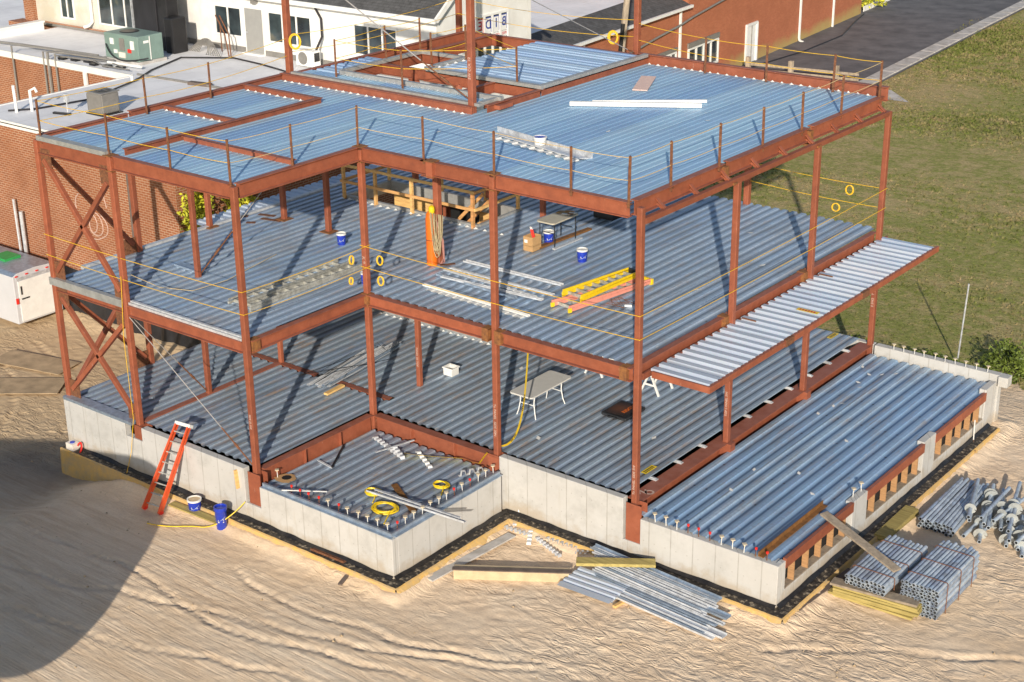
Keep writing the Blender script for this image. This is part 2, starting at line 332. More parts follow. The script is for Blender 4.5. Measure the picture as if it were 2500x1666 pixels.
# ------------------------------------------------------------------ mesh builder
class MB:
    def __init__(s): s.v = []; s.f = []; s.uv = {}; s.mi = []; s.cur = 0
    def add(s, vs, fs):
        n = len(s.v); s.v += [tuple(p) for p in vs]
        for f in fs: s.f.append([n + i for i in f]); s.mi.append(s.cur)
        return s
    def box(s, x0, x1, y0, y1, z0, z1):
        vs = [(x, y, z) for z in (z0, z1) for y in (y0, y1) for x in (x0, x1)]
        return s.add(vs, [(0, 2, 3, 1), (4, 5, 7, 6), (0, 1, 5, 4), (2, 6, 7, 3), (0, 4, 6, 2), (1, 3, 7, 5)])
    def frame(s, p, q, up=(0, 0, 1)):
        p = Vector(p); q = Vector(q); d = (q - p).normalized(); u = Vector(up)
        if abs(d.dot(u)) > .98: u = Vector((1, 0, 0))
        a = d.cross(u).normalized(); b = a.cross(d).normalized(); return p, q, a, b
    def bar(s, p, q, w, h=None, up=(0, 0, 1)):
        h = h or w; p, q, a, b = s.frame(p, q, up)
        vs = [c + a * i * w / 2 + b * j * h / 2 for c in (p, q) for i, j in ((-1, -1), (1, -1), (1, 1), (-1, 1))]
        return s.add(vs, [(3, 2, 1, 0), (4, 5, 6, 7), (0, 1, 5, 4), (1, 2, 6, 5), (2, 3, 7, 6), (3, 0, 4, 7)])
    def prof(s, p, q, pts, up=(0, 0, 1), caps=True):
        p, q, a, b = s.frame(p, q, up); n = len(pts)
        vs = [c + a * x + b * y for c in (p, q) for x, y in pts]
        fs = [(i, (i + 1) % n, n + (i + 1) % n, n + i) for i in range(n)]
        if caps: fs += [tuple(range(n - 1, -1, -1)), tuple(range(n, 2 * n))]
        return s.add(vs, fs)
    def ibeam(s, p, q, d=.36, w=.18, t=.02, tw=.014):   # p, q on the top of the beam
        a, b, c = w / 2, d, tw / 2
        pts = [(-a, -b), (a, -b), (a, -b + t), (c, -b + t), (c, -t), (a, -t), (a, 0), (-a, 0), (-a, -t), (-c, -t), (-c, -b + t), (-a, -b + t)]
        return s.prof(p, q, pts)
    def tube(s, pts, r, n=8, closed=False, cap=True):
        pts = [Vector(p) for p in pts]; m = len(pts); rings = []; pu = None
        for i, p in enumerate(pts):
            d = (pts[(i + 1) % m] - pts[i - 1]) if closed else (pts[min(i + 1, m - 1)] - pts[max(i - 1, 0)])
            d.normalize()
            if pu is None: pu = Vector((0, 0, 1)) if abs(d.z) < .9 else Vector((1, 0, 0))
            a = d.cross(pu)
            if a.length < 1e-4: a = d.cross(Vector((0, 1, 0)))
            a.normalize(); b = a.cross(d).normalized(); pu = b
            rr = r[i] if isinstance(r, (list, tuple)) else r
            rings.append([p + (a * cos(2 * pi * k / n) + b * sin(2 * pi * k / n)) * rr for k in range(n)])
        vs = [v for g in rings for v in g]; fs = []
        for i in range(m if closed else m - 1):
            j = (i + 1) % m
            for k in range(n): fs.append((i * n + k, i * n + (k + 1) % n, j * n + (k + 1) % n, j * n + k))
        if cap and not closed: fs += [tuple(range(n - 1, -1, -1)), tuple((m - 1) * n + k for k in range(n))]
        return s.add(vs, fs)
    def hollow(s, p, q, r, t=.012, n=12):
        p, q, a, b = s.frame(p, q)
        ring = lambda c, rr: [c + (a * cos(2 * pi * k / n) + b * sin(2 * pi * k / n)) * rr for k in range(n)]
        dd = (q - p).normalized() * .15
        vs = ring(p, r) + ring(q, r) + ring(p, r - t) + ring(p + dd, r - t) + ring(q, r - t)
        fs = []
        for k in range(n):
            j = (k + 1) % n
            fs += [(k, j, n + j, n + k), (k, 2 * n + k, 2 * n + j, j), (n + k, n + j, 4 * n + j, 4 * n + k)]
        s.add(vs, fs)
        c0 = s.cur; s.cur = c0 + 1
        fs = [(2 * n + k, 3 * n + k, 3 * n + (k + 1) % n, 2 * n + (k + 1) % n) for k in range(n)] + [tuple(range(3 * n, 4 * n)), tuple(range(4 * n, 5 * n))]
        nn = len(s.v) - len(vs)
        for f in fs: s.f.append([nn + i for i in f]); s.mi.append(s.cur)
        s.cur = c0; return s
    def lathe(s, prof, c=(0, 0, 0), n=24):
        vs = [(c[0] + r * cos(2 * pi * k / n), c[1] + r * sin(2 * pi * k / n), c[2] + z) for r, z in prof for k in range(n)]
        fs = [(i * n + k, i * n + (k + 1) % n, (i + 1) * n + (k + 1) % n, (i + 1) * n + k) for i in range(len(prof) - 1) for k in range(n)]
        return s.add(vs, fs)
    def quad(s, a, b, c, d): return s.add([a, b, c, d], [(0, 1, 2, 3)])
    def build(s, name, mat, parent=None, smooth=False, uvscale=None, bevel=0):
        me = bpy.data.meshes.new(name); me.from_pydata(s.v, [], s.f)
        mats = mat if isinstance(mat, (list, tuple)) else [mat]
        for m in mats: me.materials.append(M[m] if isinstance(m, str) else m)
        for p, i in zip(me.polygons, s.mi): p.material_index = min(i, len(mats) - 1)
        if smooth:
            for p in me.polygons: p.use_smooth = True
        me.validate(); me.update()
        if uvscale is not None:
            uv = me.uv_layers.new(name='UVMap')
            for p in me.polygons:
                n = p.normal; ax = Vector((-n.y, n.x, 0))
                if ax.length < .1: ax = Vector((1, 0, 0)); ay = Vector((0, 1, 0))
                else: ax.normalize(); ay = n.cross(ax) if abs(n.z) > .15 else Vector((0, 0, 1))
                for li in p.loop_indices:
                    co = me.vertices[me.loops[li].vertex_index].co
                    uv.data[li].uv = (co.dot(ax), co.dot(ay))
        o = bpy.data.objects.new(name, me); C.objects.link(o)
        if parent is not None: o.parent = parent; o.matrix_parent_inverse = Matrix.Translation(-Vector(parent.location)) if parent.type == 'EMPTY' or True else Matrix()
        if smooth:
            md = o.modifiers.new('e', 'EDGE_SPLIT'); md.split_angle = R(40)
        if bevel:
            md = o.modifiers.new('b', 'BEVEL'); md.width = bevel; md.segments = 2; md.limit_method = 'ANGLE'
        return o
def root(name, loc, label, cat, group=None):
    o = bpy.data.objects.new(name, None); C.objects.link(o); o.location = loc; o.empty_display_size = .2
    o['label'] = label; o['category'] = cat
    if group: o['group'] = group
    return o
def tag(o, label, cat, group=None, kind=None):
    if label: o['label'] = label; o['category'] = cat
    if group: o['group'] = group
    if kind: o['kind'] = kind
    return o
def struct(o): o['kind'] = 'structure'; return o
def sub(o, parent):   # sub-part: parent is a mesh part already at world coordinates
    return o
ORD = ['first', 'second', 'third', 'fourth', 'fifth', 'sixth', 'seventh', 'eighth', 'ninth', 'tenth', 'eleventh', 'twelfth', 'thirteenth', 'fourteenth', 'fifteenth', 'sixteenth']

def ribbed(mb, x0, x1, y0, y1, z, axis='y', pitch=.305, h=.052, crest=.155, slope=.035, t=.0):
    """trapezoidal metal deck, z = crest level"""
    a0, a1, b0, b1 = (x0, x1, y0, y1) if axis == 'y' else (y0, y1, x0, x1)
    pts = []; k = math.floor(a0 / pitch) - 1
    while True:
        s = k * pitch
        if s > a1 + pitch: break
        for u, zz in ((s, z), (s + crest, z), (s + crest + slope, z - h), (s + pitch - slope, z - h)):
            pts.append((u, zz))
        k += 1
    out = []
    for i in range(len(pts) - 1):
        (u0, z0), (u1, z1) = pts[i], pts[i + 1]
        if u1 <= a0 or u0 >= a1: continue
        c0 = max(u0, a0); c1 = min(u1, a1)
        zz0 = z0 + (z1 - z0) * (c0 - u0) / (u1 - u0); zz1 = z0 + (z1 - z0) * (c1 - u0) / (u1 - u0)
        if not out: out.append((c0, zz0))
        out.append((c1, zz1))
    n = len(out); seg = max(1, int((b1 - b0) / 3))
    P = (lambda a, b, zz: (a, b, zz)) if axis == 'y' else (lambda a, b, zz: (b, a, zz))
    for th in (0, -.004):
        vs = [P(a, b0 + (b1 - b0) * j / seg, zz + th) for j in range(seg + 1) for a, zz in out]
        fs = [(j * n + i, j * n + i + 1, (j + 1) * n + i + 1, (j + 1) * n + i) for j in range(seg) for i in range(n - 1)]
        if axis == 'x': fs = [f[::-1] for f in fs]
        if th: fs = [f[::-1] for f in fs]
        mb.add(vs, fs)
    return mb

# ------------------------------------------------------------------ key dimensions
XB, XC, XF, XG, XR = 3.05, 7.55, 11.87, 16.1, 20.1
YD, YH, YI, YJ = 4.3, 8.53, 12.67, 16.88
Z2, Z3 = 3.46, 7.36
def smooth(a, b, x):
    t = max(0, min(1, (x - a) / (b - a))); return t * t * (3 - 2 * t)

# ------------------------------------------------------------------ ground
tracks = [[(1.65, -3.7), (4.4, -3.68), (6.84, -3.47), (8.06, -3.61), (10, -3.9), (13.1, -3.25), (14.87, -2.8), (18, -1.8)],
          [(3.79, -5.18), (5.8, -4.84), (7.2, -4.37), (9.68, -3.52), (11.67, -3.1), (13.45, -2.58), (15.2, -1.85), (18.19, -.5)],
          [(8.5, -1.9), (10.6, -2.3), (12.05, -2.17), (13.74, -1.95), (15.15, -1.5), (16.88, -.79), (17.8, -.5)],
          [(20.6, 2.7), (21.3, 3.3), (22.73, 4.23), (25.14, 5.57), (28, 7)],
          [(2, -6.5), (5, -6.4), (8.5, -5.9), (11, -5.0), (14, -4.0), (17.5, -2.4)],
          [(-2, 0.8), (-3.5, 2.5), (-6, 4.0), (-9, 5.0)], [(-3, -1), (-4.6, 1), (-7, 2.6), (-10, 3.8)]]
def segd(px, py, a, b):
    dx, dy = b[0] - a[0], b[1] - a[1]; l = dx * dx + dy * dy
    t = max(0, min(1, ((px - a[0]) * dx + (py - a[1]) * dy) / l))
    return math.hypot(px - a[0] - t * dx, py - a[1] - t * dy), t
def ground_z(x, y):
    z = -1.62
    z -= .55 * (1 - smooth(.4, 2.7, x + .35 * noise.noise(Vector((y, x * .5, 3)))))
    z -= .14 * smooth(17.4, 20, y)
    # bank against the neighbouring wall
    if x < 0: z += .18 * smooth(6.6, 7.5, y + .2 * sin(x * 1.3))
    return z
def foot_d(x, y):
    def rd(x0, x1, y0, y1): return math.hypot(max(x0 - x, 0, x - x1), max(y0 - y, 0, y - y1))
    return min(rd(0, 12.66, -.53, 17), rd(12.3, 20.46, 3.74, 17))
def sand_h(x, y):
    z = ground_z(x, y)
    if y > 17 and x > -1: z -= .5 * smooth(.05, .8, y - gedge(x))
    z += .05 * noise.noise(Vector((x * .35, y * .35, 1)))
    n1 = noise.noise(Vector((x * 2.3 + .5 * y, y * 3.0, 5))); n2 = noise.noise(Vector((x * 5.5, y * 6.5, 9)))
    amp = .6 + .6 * noise.noise(Vector((x * .22, y * .22, 20)))
    z += amp * ((.028 if y > -.8 else .028 - .018 * smooth(.8, 2.5, -y)) * (.55 - abs(n1) * 2.2) + .02 * n2 + .012 * noise.noise(Vector((x * 11, y * 12, 2))))
    ln = foot_d(x, y)
    z += (.115 + .04 * noise.noise(Vector((x * 1.9, y * 1.9, 60)))) * (1 - smooth(.05, .45, ln)) * smooth(2.2, 3.2, x)
    wob = .18 * noise.noise(Vector((x * .9, y * .9, 30)))
    for tr in tracks:
        for a, b in zip(tr[:-1], tr[1:]):
            if min(a[0], b[0]) - .8 < x < max(a[0], b[0]) + .8:
                d, t = segd(x, y + wob, a, b)
                if d < .6: tr_ = .5 + .5 * noise.noise(Vector((x * .8, y * .8, 40))); z += tr_ * (-.06 * math.exp(-(d / .075) ** 2) + .02 * math.exp(-((d - .18) / .08) ** 2)) + .016 * sin(60 * t) * math.exp(-(d / .15) ** 2)
    return z
def gedge(x):
    if x < 18.1: return 17.35 + .08 * sin(x * 1.7)
    return 17.35 + (20.9 - .6 * (x - 18.6) - 17.35) * smooth(18.1, 18.7, x) + .2 * sin(x * 2.1) + .12 * sin(x * 6)
def in_building(x, y):
    return (.3 < x < 11.9 and .2 < y < 16.6) or (11 < x < 19.7 and 4.6 < y < 16.6)
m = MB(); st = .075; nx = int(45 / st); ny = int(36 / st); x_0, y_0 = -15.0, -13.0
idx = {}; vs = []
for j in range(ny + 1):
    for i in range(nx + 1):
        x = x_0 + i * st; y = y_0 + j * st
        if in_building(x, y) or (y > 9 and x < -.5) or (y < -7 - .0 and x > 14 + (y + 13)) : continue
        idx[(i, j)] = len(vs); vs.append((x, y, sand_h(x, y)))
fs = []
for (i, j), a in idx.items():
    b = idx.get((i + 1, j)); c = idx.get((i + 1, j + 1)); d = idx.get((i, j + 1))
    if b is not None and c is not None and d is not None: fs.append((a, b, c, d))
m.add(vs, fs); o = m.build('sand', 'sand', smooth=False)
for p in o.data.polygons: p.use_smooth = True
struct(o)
m = MB(); m.box(-600, 600, -400, 800, -3.2, -2.6); struct(m.build('ground', 'grass'))
m = MB(); rs_ = random.Random(77)
for k in range(1500):
    x = rs_.uniform(-12, 27); y = rs_.uniform(-9, 17)
    if in_building(x, y) or (-.4 < x < 12.8 and -.6 < y < 17) or (x > 12 and 3.6 < y and x < 20.6): continue
    r = .012 + .035 * rs_.random() ** 4; z = sand_h(x, y) + r * .2
    pts = [(x + r * rs_.uniform(.6, 1.2) * cos(a), y + r * rs_.uniform(.6, 1.2) * sin(a), z) for a in (0, 1.25, 2.5, 3.77, 5.0)]
    m.add(pts + [(x, y, z + r * .9)], [(i, (i + 1) % 5, 5) for i in range(5)])
tag(m.build('gravel', 'ply'), 'small stones and dirt clods strewn over the sand', 'stones', kind='stuff')
# grass field
m = MB()
gx = [-120, -60, -30, -10] + [-5 + .5 * i for i in range(72)] + [36, 50, 90, 200]
gyv = [0, .25, .6, 1, 1.5, 2, 3, 4, 6, 8, 11, 15, 20, 30, 45, 70, 120, 300]
vs = []; ii = 0
for gy in gyv:
    for x in gx:
        y = gedge(x) + gy if x > -5 else 19 + gy
        zz = -1.80 + (.10 * noise.noise(Vector((x * .15, y * .15, 0))) if x < 40 else 0) + (.0 if gy > .5 else (-.12 + .24 * gy))
        vs.append((x, y, zz + .06))
n = len(gx); fs = [(j * n + i, j * n + i + 1, (j + 1) * n + i + 1, (j + 1) * n + i) for j in range(len(gyv) - 1) for i in range(n - 1)]
m.add(vs, fs); o = m.build('lawn', 'grass'); struct(o)
for p in o.data.polygons: p.use_smooth = True
# tufts
m = MB(); rnd = random.Random(3)
for k in range(75000):
    y = 17.5 + 62 * rnd.random() ** 1.35; x = rnd.uniform(-6 if y > 30 else 2, 26 - .34 * (y - 18))
    if y < gedge(x) + .05: continue
    if x > 30: continue
    if x < -2 - (y - 54) * .17 and y > 50: continue
    s = rnd.uniform(.025, .06) * (1 + (y - 20) * .02); a = rnd.uniform(0, pi); h = s * rnd.uniform(.6, 1.5)
    dx, dy = cos(a) * s, sin(a) * s; lx, ly = rnd.uniform(-.5, .5) * s, rnd.uniform(-.5, .5) * s
    z = -1.76 + .06 + .10 * noise.noise(Vector((x * .15, y * .15, 0))) - .06
    m.add([(x - dx, y - dy, z), (x + dx, y + dy, z), (x + lx, y + ly, z + h)], [(0, 1, 2)])
tag(m.build('grass', 'tuft'), 'short brown and green grass tufts across the field behind the building', 'grass', kind='stuff')

# road beside the right-hand brick building
RD = Vector((-.10176, .99481, 0)); RN = Vector((.99481, .10176, 0)); RP = Vector((-11.32, 59.27, -1.9))
def rw(u, off, z): v = RP + RD * u + RN * off; return (v.x, v.y, z)
m = MB()
zr = -1.66
m.quad(rw(-4.5, -.5, zr), rw(-6.0, 8.6, zr), rw(90, 8.6 + 2, zr), rw(90, -.5, zr)); struct(m.build('road', 'asphalt'))
m = MB()
for k in range(40):
    a = -5.5 + k * 2.2; off = 8.1 + .022 * a
    m.prof(rw(a, off, zr + .02), rw(a + 2.12, off + .04, zr + .02), [(-.45, -.1), (.45, -.1), (.42, .06), (-.42, .06)])
struct(m.build('kerb', 'kerb'))
m = MB(); 
m.quad(rw(-7.2, 4.5, zr - .02), rw(-7.5, 11.5, zr - .04), rw(-5.4, 9.8, zr + .004), rw(-4.4, 4.2, zr + .004)); struct(m.build('path', 'kerb'))

# ------------------------------------------------------------------ THE STEEL BUILDING
B = root('steel_framed_building', (0, 0, -1.6), 'unfinished red steel framed building with blue metal decks on concrete foundation walls', 'building')
def part(mb, name, mat, parent=B, **k): return mb.build(name, mat, parent, **k)
# foundation walls
def wall(name, boxes, mat='concrete'):
    m = MB()
    for b in boxes: m.box(*b)
    return part(m, name, mat, bevel=.012)
wall('foundation_wall', [(.12, 2.62, -.2, .0, -1.7, -.06), (2.622, 3.3, -.196, .0, -1.7, -.42), (3.302, 7.28, -.2, .0, -1.7, -.02), (7.282, 7.82, -.196, .0, -1.7, -.98), (7.822, 12.3, -.2, .0, -1.7, -.38)])
wall('foundation_wall', [(12.08, 12.302, .002, 3.9, -1.7, -.38)])
wall('foundation_wall', [(12.08, 15.88, 4.1, 4.3, -1.7, .04), (15.882, 16.38, 4.104, 4.3, -1.7, -1.06), (16.382, 20.1, 4.1, 4.3, -1.7, -.36)])
wall('foundation_wall', [(-.05, .11, -.2, 5.5, -2.4, -.07), (-.05, .11, 5.502, 17, -2.4, -.07)])
rightw = [(19.9, 20.102, 4.302, 4.46, -1.7, -.36), (19.9, 20.1, 4.462, 7.78, -1.7, -1.12), (19.9, 20.102, 7.782, 8.58, -1.7, -.30), (19.9, 20.1, 8.582, 11.85, -1.7, -1.12),
          (19.9, 20.102, 11.852, 12.6, -1.7, -.26), (19.9, 20.1, 12.602, 15.94, -1.7, -1.12), (19.9, 20.102, 15.942, 16.7, -1.7, -.22)]
wall('foundation_wall', rightw)
wall('foundation_wall', [(16.3, 20.14, 16.75, 17.0, -1.7, -.04), (20.142, 20.42, 16.66, 17.0, -.34, -.042)])
wall('foundation_wall', [(.12, 16.2, 16.9, 17.1, -1.7, -.08)])
m = MB(); m.box(.15, 12.0, .1, 16.8, -2.3, -1.68); m.box(12, 19.8, 4.4, 16.7, -2.3, -1.68); part(m, 'crawl_space_floor', 'soil')
# black sheet added inside as painted shade, so the openings read dark
m = MB(); m.box(17.6, 17.64, 4.4, 16.7, -1.7, -.45); part(m, 'crawl_space_shade', 'black')
# footing with membrane
m = MB(); fo = -1.42
m.box(.0, 12.65, -.52, -.202, -1.9, fo); m.box(12.304, 12.65, -.519, 3.75, -1.9, fo - .002); m.box(12.304, 20.42, 3.752, 4.098, -1.9, fo); m.box(20.104, 20.45, 3.753, 16.3, -1.9, fo - .002)
part(m, 'footing', 'footing')
m = MB()
for p, q in (((.0, -.205, 0), (12.31, -.205, 0)), ((12.31, -.21, 0), (12.31, 4.09, 0)), ((12.31, 4.09, 0), (20.11, 4.09, 0)), ((20.11, 4.09, 0), (20.11, 16.3, 0))):
    d = (Vector(q) - Vector(p)).normalized(); nrm = Vector((d.y, -d.x, 0))
    L = (Vector(q) - Vector(p)).length; k = int(L / .15)
    for j in range(k):
        a = Vector(p) + d * (L * j / k); b = Vector(p) + d * (L * (j + 1) / k)
        h0 = -1.36 + .04 * noise.noise(a * 2); h1 = -1.36 + .04 * noise.noise(b * 2)
        m.quad(a + nrm * .012 + Vector((0, 0, h0)), a + nrm * .10 + Vector((0, 0, fo + .01)), b + nrm * .10 + Vector((0, 0, fo + .01)), b + nrm * .012 + Vector((0, 0, h1)))
        m.quad(a + nrm * .010 + Vector((0, 0, h0 + .005)), a + nrm * .012 + Vector((0, 0, h0)), b + nrm * .012 + Vector((0, 0, h1)), b + nrm * .010 + Vector((0, 0, h1 + .005)))
part(m, 'waterproof_fillet', 'membrane')
m = MB()
def claystrip(p, q, w0=.075, zt=fo + .01, zb=-1.58, dz=0):
    d = (Vector(q) - Vector(p)).normalized(); nrm = Vector((d.y, -d.x, 0)); L = (Vector(q) - Vector(p)).length; k = int(L / .12)
    pr = None
    for j in range(k + 1):
        a = Vector(p) + d * (L * j / k); w = w0 + .09 * noise.noise(a * 1.7) + .06 * noise.noise(a * 6)
        gz = zb if not dz else min(zb, ground_z(a.x, a.y) - .02)
        t1 = a - nrm * .02 + Vector((0, 0, zt + .01 * noise.noise(a * 5))); t2 = a + nrm * .02 + Vector((0, 0, zt - .02)); t3 = a + nrm * max(.05, w) + Vector((0, 0, gz))
        if pr: m.quad(pr[0], pr[1], t2, t1); m.quad(pr[1], pr[2], t3, t2)
        pr = (t1, t2, t3)
claystrip((0, -.53, 0), (12.66, -.53, 0), dz=1); claystrip((12.66, -.53, 0), (12.66, 3.74, 0), .15); claystrip((12.66, 3.74, 0), (20.46, 3.74, 0), .10); claystrip((20.46, 3.74, 0), (20.46, 16.3, 0), .07)
claystrip((0, .3, 0), (0, -.53, 0), .02, dz=1)
part(m, 'clay_edge', 'clay')

# columns
def col(x, y, z0, z1, w=.155, name='column', plate=None, text=None):
    m = MB(); m.box(x - w / 2, x + w / 2, y - w / 2, y + w / 2, z0, z1)
    o = part(m, name, 'steel', bevel=.02)
    if plate is not None:
        m = MB(); m.box(x - .2, x + .2, y - .2, y + .2, plate, plate + .02); part(m, 'base_plate', 'rust_orange')
    return o
cols = {}
cols['A'] = col(0, 0, -.06, 7.33); cols['B'] = col(XB, -.02, -.40, 7.38); cols['C'] = col(XC, 0, -.96, 7.33); cols['D'] = col(XC, YD, -.6, 7.3)
cols['F'] = col(XF, YD, -.6, 7.3); cols['G'] = col(XG, YD, -1.04, 7.30)
for y in (YH, YI): col(XG, y, -.1, 6.9)
cols['J'] = col(XG, YJ, -.6, 7.0)
col(0, 2.89, -.06, 7.3); col(XB, 2.42, 0, 7.2, .14); col(XB, 5.2, 0, Z2 - .1, .13); col(7.45, 6.33, 0, Z2 - .1, .14)
for x, y in ((-.1, 5.62), (1.18, 7.45), (3.13, 7.37)): col(x, y, Z2 - .06, 7.2, .15, plate=Z2 + .005)
col(7.58, 7.17, Z2 - .06, 7.2, .18); col(7.26, 12.36, Z2 - .06, 7.2, .15); col(11.62, 17.0, -.6, 7.2, .18)
col(7.5, 17.0, 0, 7.2); col(0, 17.0, -1.5, 7.2); col(7.5, 12.5, -.5, Z2 - .2, .18); col(3.2, 12.6, -1.6, Z2 - .2, .18)
for x, y in ((.0, 9.2), (XC, 8.79), (7.30, 17.25), (-.05, 17.3)): col(x, y, 7.2, 11.35, .18)
# foundation pockets: wide stubs at column feet
for x, y, z0, z1 in ((XB + .12, -.02, -.40, -.02), (XC + .02, 0, -.97, -.1), (XF, YD, -.65, -.02), (XG + .06, YD - .02, -1.05, -.06)):
    m = MB(); m.box(x - .02, x + .02, y - .12, y + .12, z0, z1); m.box(x - .22, x + .22, y - .135, y - .115, z0, z1); m.box(x - .22, x + .22, y + .115, y + .135, z0, z1)
    m.box(x - .21, x + .21, y - .14, y + .14, z0 - .012, z0)
    part(m, 'column_stub', 'steel')
# L3 beams
def beam(p, q, d=.36, w=.18, name='beam', mat='steel'):
    m = MB(); m.ibeam(p, q, d, w); return part(m, name, mat)
T3 = 7.37
beam((.1, 0, T3 - .03), (XB - .1, 0, T3 - .03)); beam((XB + .1, 0, T3 + .02), (XC - .1, 0, T3 + .02))
beam((XC, .1, T3 + .02), (XC, YD - .1, T3 + .02)); beam((XC + .1, YD, T3), (XF - .1, YD, T3)); beam((XF + .1, YD, T3), (XG - .3, YD, T3))
beam((XC + .1 + 2.0, YD + .02, T3), (XC + 2.3, YD + .02, T3 - .0), .4, .22)
xs = 15.85
for a, b in ((YD + .1, YH - .35), (YH - .15, YI - .2), (YI, YJ)): beam((xs, a, T3 + .03), (xs, b, T3 + .03), .36, .2)
beam((7.5, 17.05, T3 + .27), (xs + .1, 17.05, T3 + .27), .4, .2)
m = MB(); m.bar((XG, YD + .1, 6.95), (XG, YJ + .02, 6.95), .14, .14); part(m, 'outrigger_tube', 'steel', bevel=.01)
for k in range(9):
    y = YD + 1.0 + k * 1.42
    m = MB(); pts = [(xs + .02, y, 7.22), (xs + .12, y, 7.12), (xs + .22, y, 7.05), (XG, y, 7.03)]
    for a, b in zip(pts[:-1], pts[1:]): m.bar(a, b, .10, .03)
    m.bar((xs + .02, y, 7.1), (XG - .05, y, 6.99), .05, .05); part(m, 'bracket', 'steel')
for x, y in ((XC, YD), (XF, YD), (9.95, YD), (XB, 0)):
    m = MB(); m.box(x - .15, x + .15, y - .15, y + .14, 7.375, 7.395); part(m, 'cap_plate', 'rust_orange')
    m = MB(); m.box(x - .12, x + .12, y - .125, y + .125, 6.98, 7.0); part(m, 'cap_plate', 'rust_orange')
m = MB(); m.box(9.85, 10.05, YD - .11, YD + .1, 6.96, 7.38); part(m, 'beam_splice', 'steel')
for y in (YH - .25, YI - .1):
    m = MB(); m.box(xs - .1, xs + .1, y - .09, y + .08, 7.0, 7.3); m.bar((xs - .1, y, 6.92), (XG + .1, y, 6.92), .2, .05); part(m, 'beam_splice', 'rust_orange')
# roof-top screen beams
def rb(p, q, h=.16, w=.16):
    m = MB(); m.ibeam((p[0], p[1], Z3 + h), (q[0], q[1], Z3 + h), h + .06, w, .02); return part(m, 'roof_beam', 'steel')
rb((.1, .0), (.12, 2.9), .12); rb((.12, 2.95), (.12, 8.9), .17); rb((.2, 4.1), (3.12, 4.1), .13); rb((.2, 7.15), (3.2, 7.15), .16)
rb((3.3, .25), (3.3, 7.2), .17); rb((3.38, 2.1), (7.45, 2.08), .14)
rb((.15, 8.72), (7.68, 8.62), .22, .18)
m = MB(); m.box(.12, 2.95, -.1, .12, T3 - .02, T3 + .1); part(m, 'edge_angle', 'flashing')
# sun glints at flute ends along those beams, painted as white tabs
def flute_glints(p, q, n, side=-1, z=Z3 + .012, s=.10, mat='white'):
    m = MB(); p = Vector((*p, z)); q = Vector((*q, z)); d = (q - p).normalized(); nn = Vector((-d.y, d.x, 0)) * side; L = (q - p).length
    vs = []; fs = []
    for k in range(n):
        a = p + d * (L * (k + .5) / n) + d * random.uniform(-.02, .02); l = s * random.uniform(.7, 1.2); i = len(vs)
        vs += [a - d * l * .8, a + d * l * .8, a + nn * l + Vector((0, 0, .012)), a + Vector((0, 0, .05)), a - d * l * .8 - nn * .02, a + d * l * .8 - nn * .02]
        fs += [(i, i + 2, i + 3), (i + 2, i + 1, i + 3), (i, i + 1, i + 5, i + 4)]
        if k: fs.append((i - 6 + 1, i, i + 4, i - 6 + 5))
    m.add(vs, fs); return part(m, 'flute_glint', mat)
flute_glints((.3, 4.0), (3.1, 4.0), 9); flute_glints((.3, 7.05), (3.1, 7.05), 9); flute_glints((.3, 8.56), (7.6, 8.5), 24)
flute_glints((7.9, 16.85), (15.6, 16.85), 25, s=.10); 
# roof deck
m = MB(); kw = dict(pitch=.2287, h=.026, crest=.17, slope=.02)
ribbed(m, .1, XC, .08, 8.7, Z3, **kw); ribbed(m, XC, 15.76, YD + .05, 16.95, Z3, **kw)
part(m, 'roof_deck', 'roof_deck')
m = MB(); ribbed(m, .3, 7.5, 8.75, 9.62, Z3 + .2, pitch=.1525, h=.038, crest=.088, slope=.012); part(m, 'roof_deck', 'roof_deck')
m = MB(); ribbed(m, .6, 1.62, 9.66, 12.0, Z3 + .21, 'x', .305, .05, .16, .03); ribbed(m, 3.62, 7.7, 11.6, 16.9, Z3 + .24, 'x', .305, .05, .16, .03); part(m, 'roof_deck', 'roof_deck_x')
m = MB(); ribbed(m, XC + .1, 8.2, 8.7, 11.3, Z3 + .002, pitch=.1525, h=.03, crest=.09, slope=.012)
zc = Z3 + .34
m = MB()
m.box(.5, 7.8, 8.76, 8.92, Z3 + .2, zc - .06); m.box(1.7, 7.9, 9.6, 9.74, Z3 + .2, zc - .02); m.box(7.66, 7.8, 8.93, 9.59, Z3 + .2, zc - .04)
m.box(1.62, 1.78, 9.745, 13.4, Z3 + .2, zc - .02); m.box(1.785, 3.42, 13.26, 13.4, Z3 + .2, zc - .02); m.box(3.43, 3.58, 11.5, 13.4, Z3 + .2, zc - .02)
m.box(3.59, 7.95, 11.38, 11.54, Z3 + .2, zc - .02); m.box(7.8, 7.96, 11.55, 16.9, Z3 + .2, zc - .02)
part(m, 'edge_angle', 'flashing')
flute_glints((1.9, 9.5), (7.5, 9.5), 17, 1, Z3 + .215); flute_glints((3.7, 11.7), (3.7, 13.2), 4, -1, Z3 + .255)
for p, q, d in (((1.7, 9.68), (1.7, 13.33), .3), ((1.75, 13.33), (3.5, 13.33), .3), ((3.5, 11.46), (7.85, 11.46), .32), ((3.5, 11.5), (1.75, 11.46), .32), ((7.88, 11.5), (7.88, 17), .4),
                ((1.6, 13.4), (1.6, 17), .34), ((.45, 8.9), (.45, 17), .3), ((.45, 17.05), (7.3, 17.05), .36), ((7.9, 9.0), (7.9, 11.4), .3), ((6.2, 9.7), (6.2, 11.4), .3)):
    beam((p[0], p[1], Z3 + .22), (q[0], q[1], Z3 + .22), d, .16)
m = MB(); m.box(7.55, 8.1, 9.3, 9.9, Z3 + .05, Z3 + .16); part(m, 'stub_beam', 'steel')
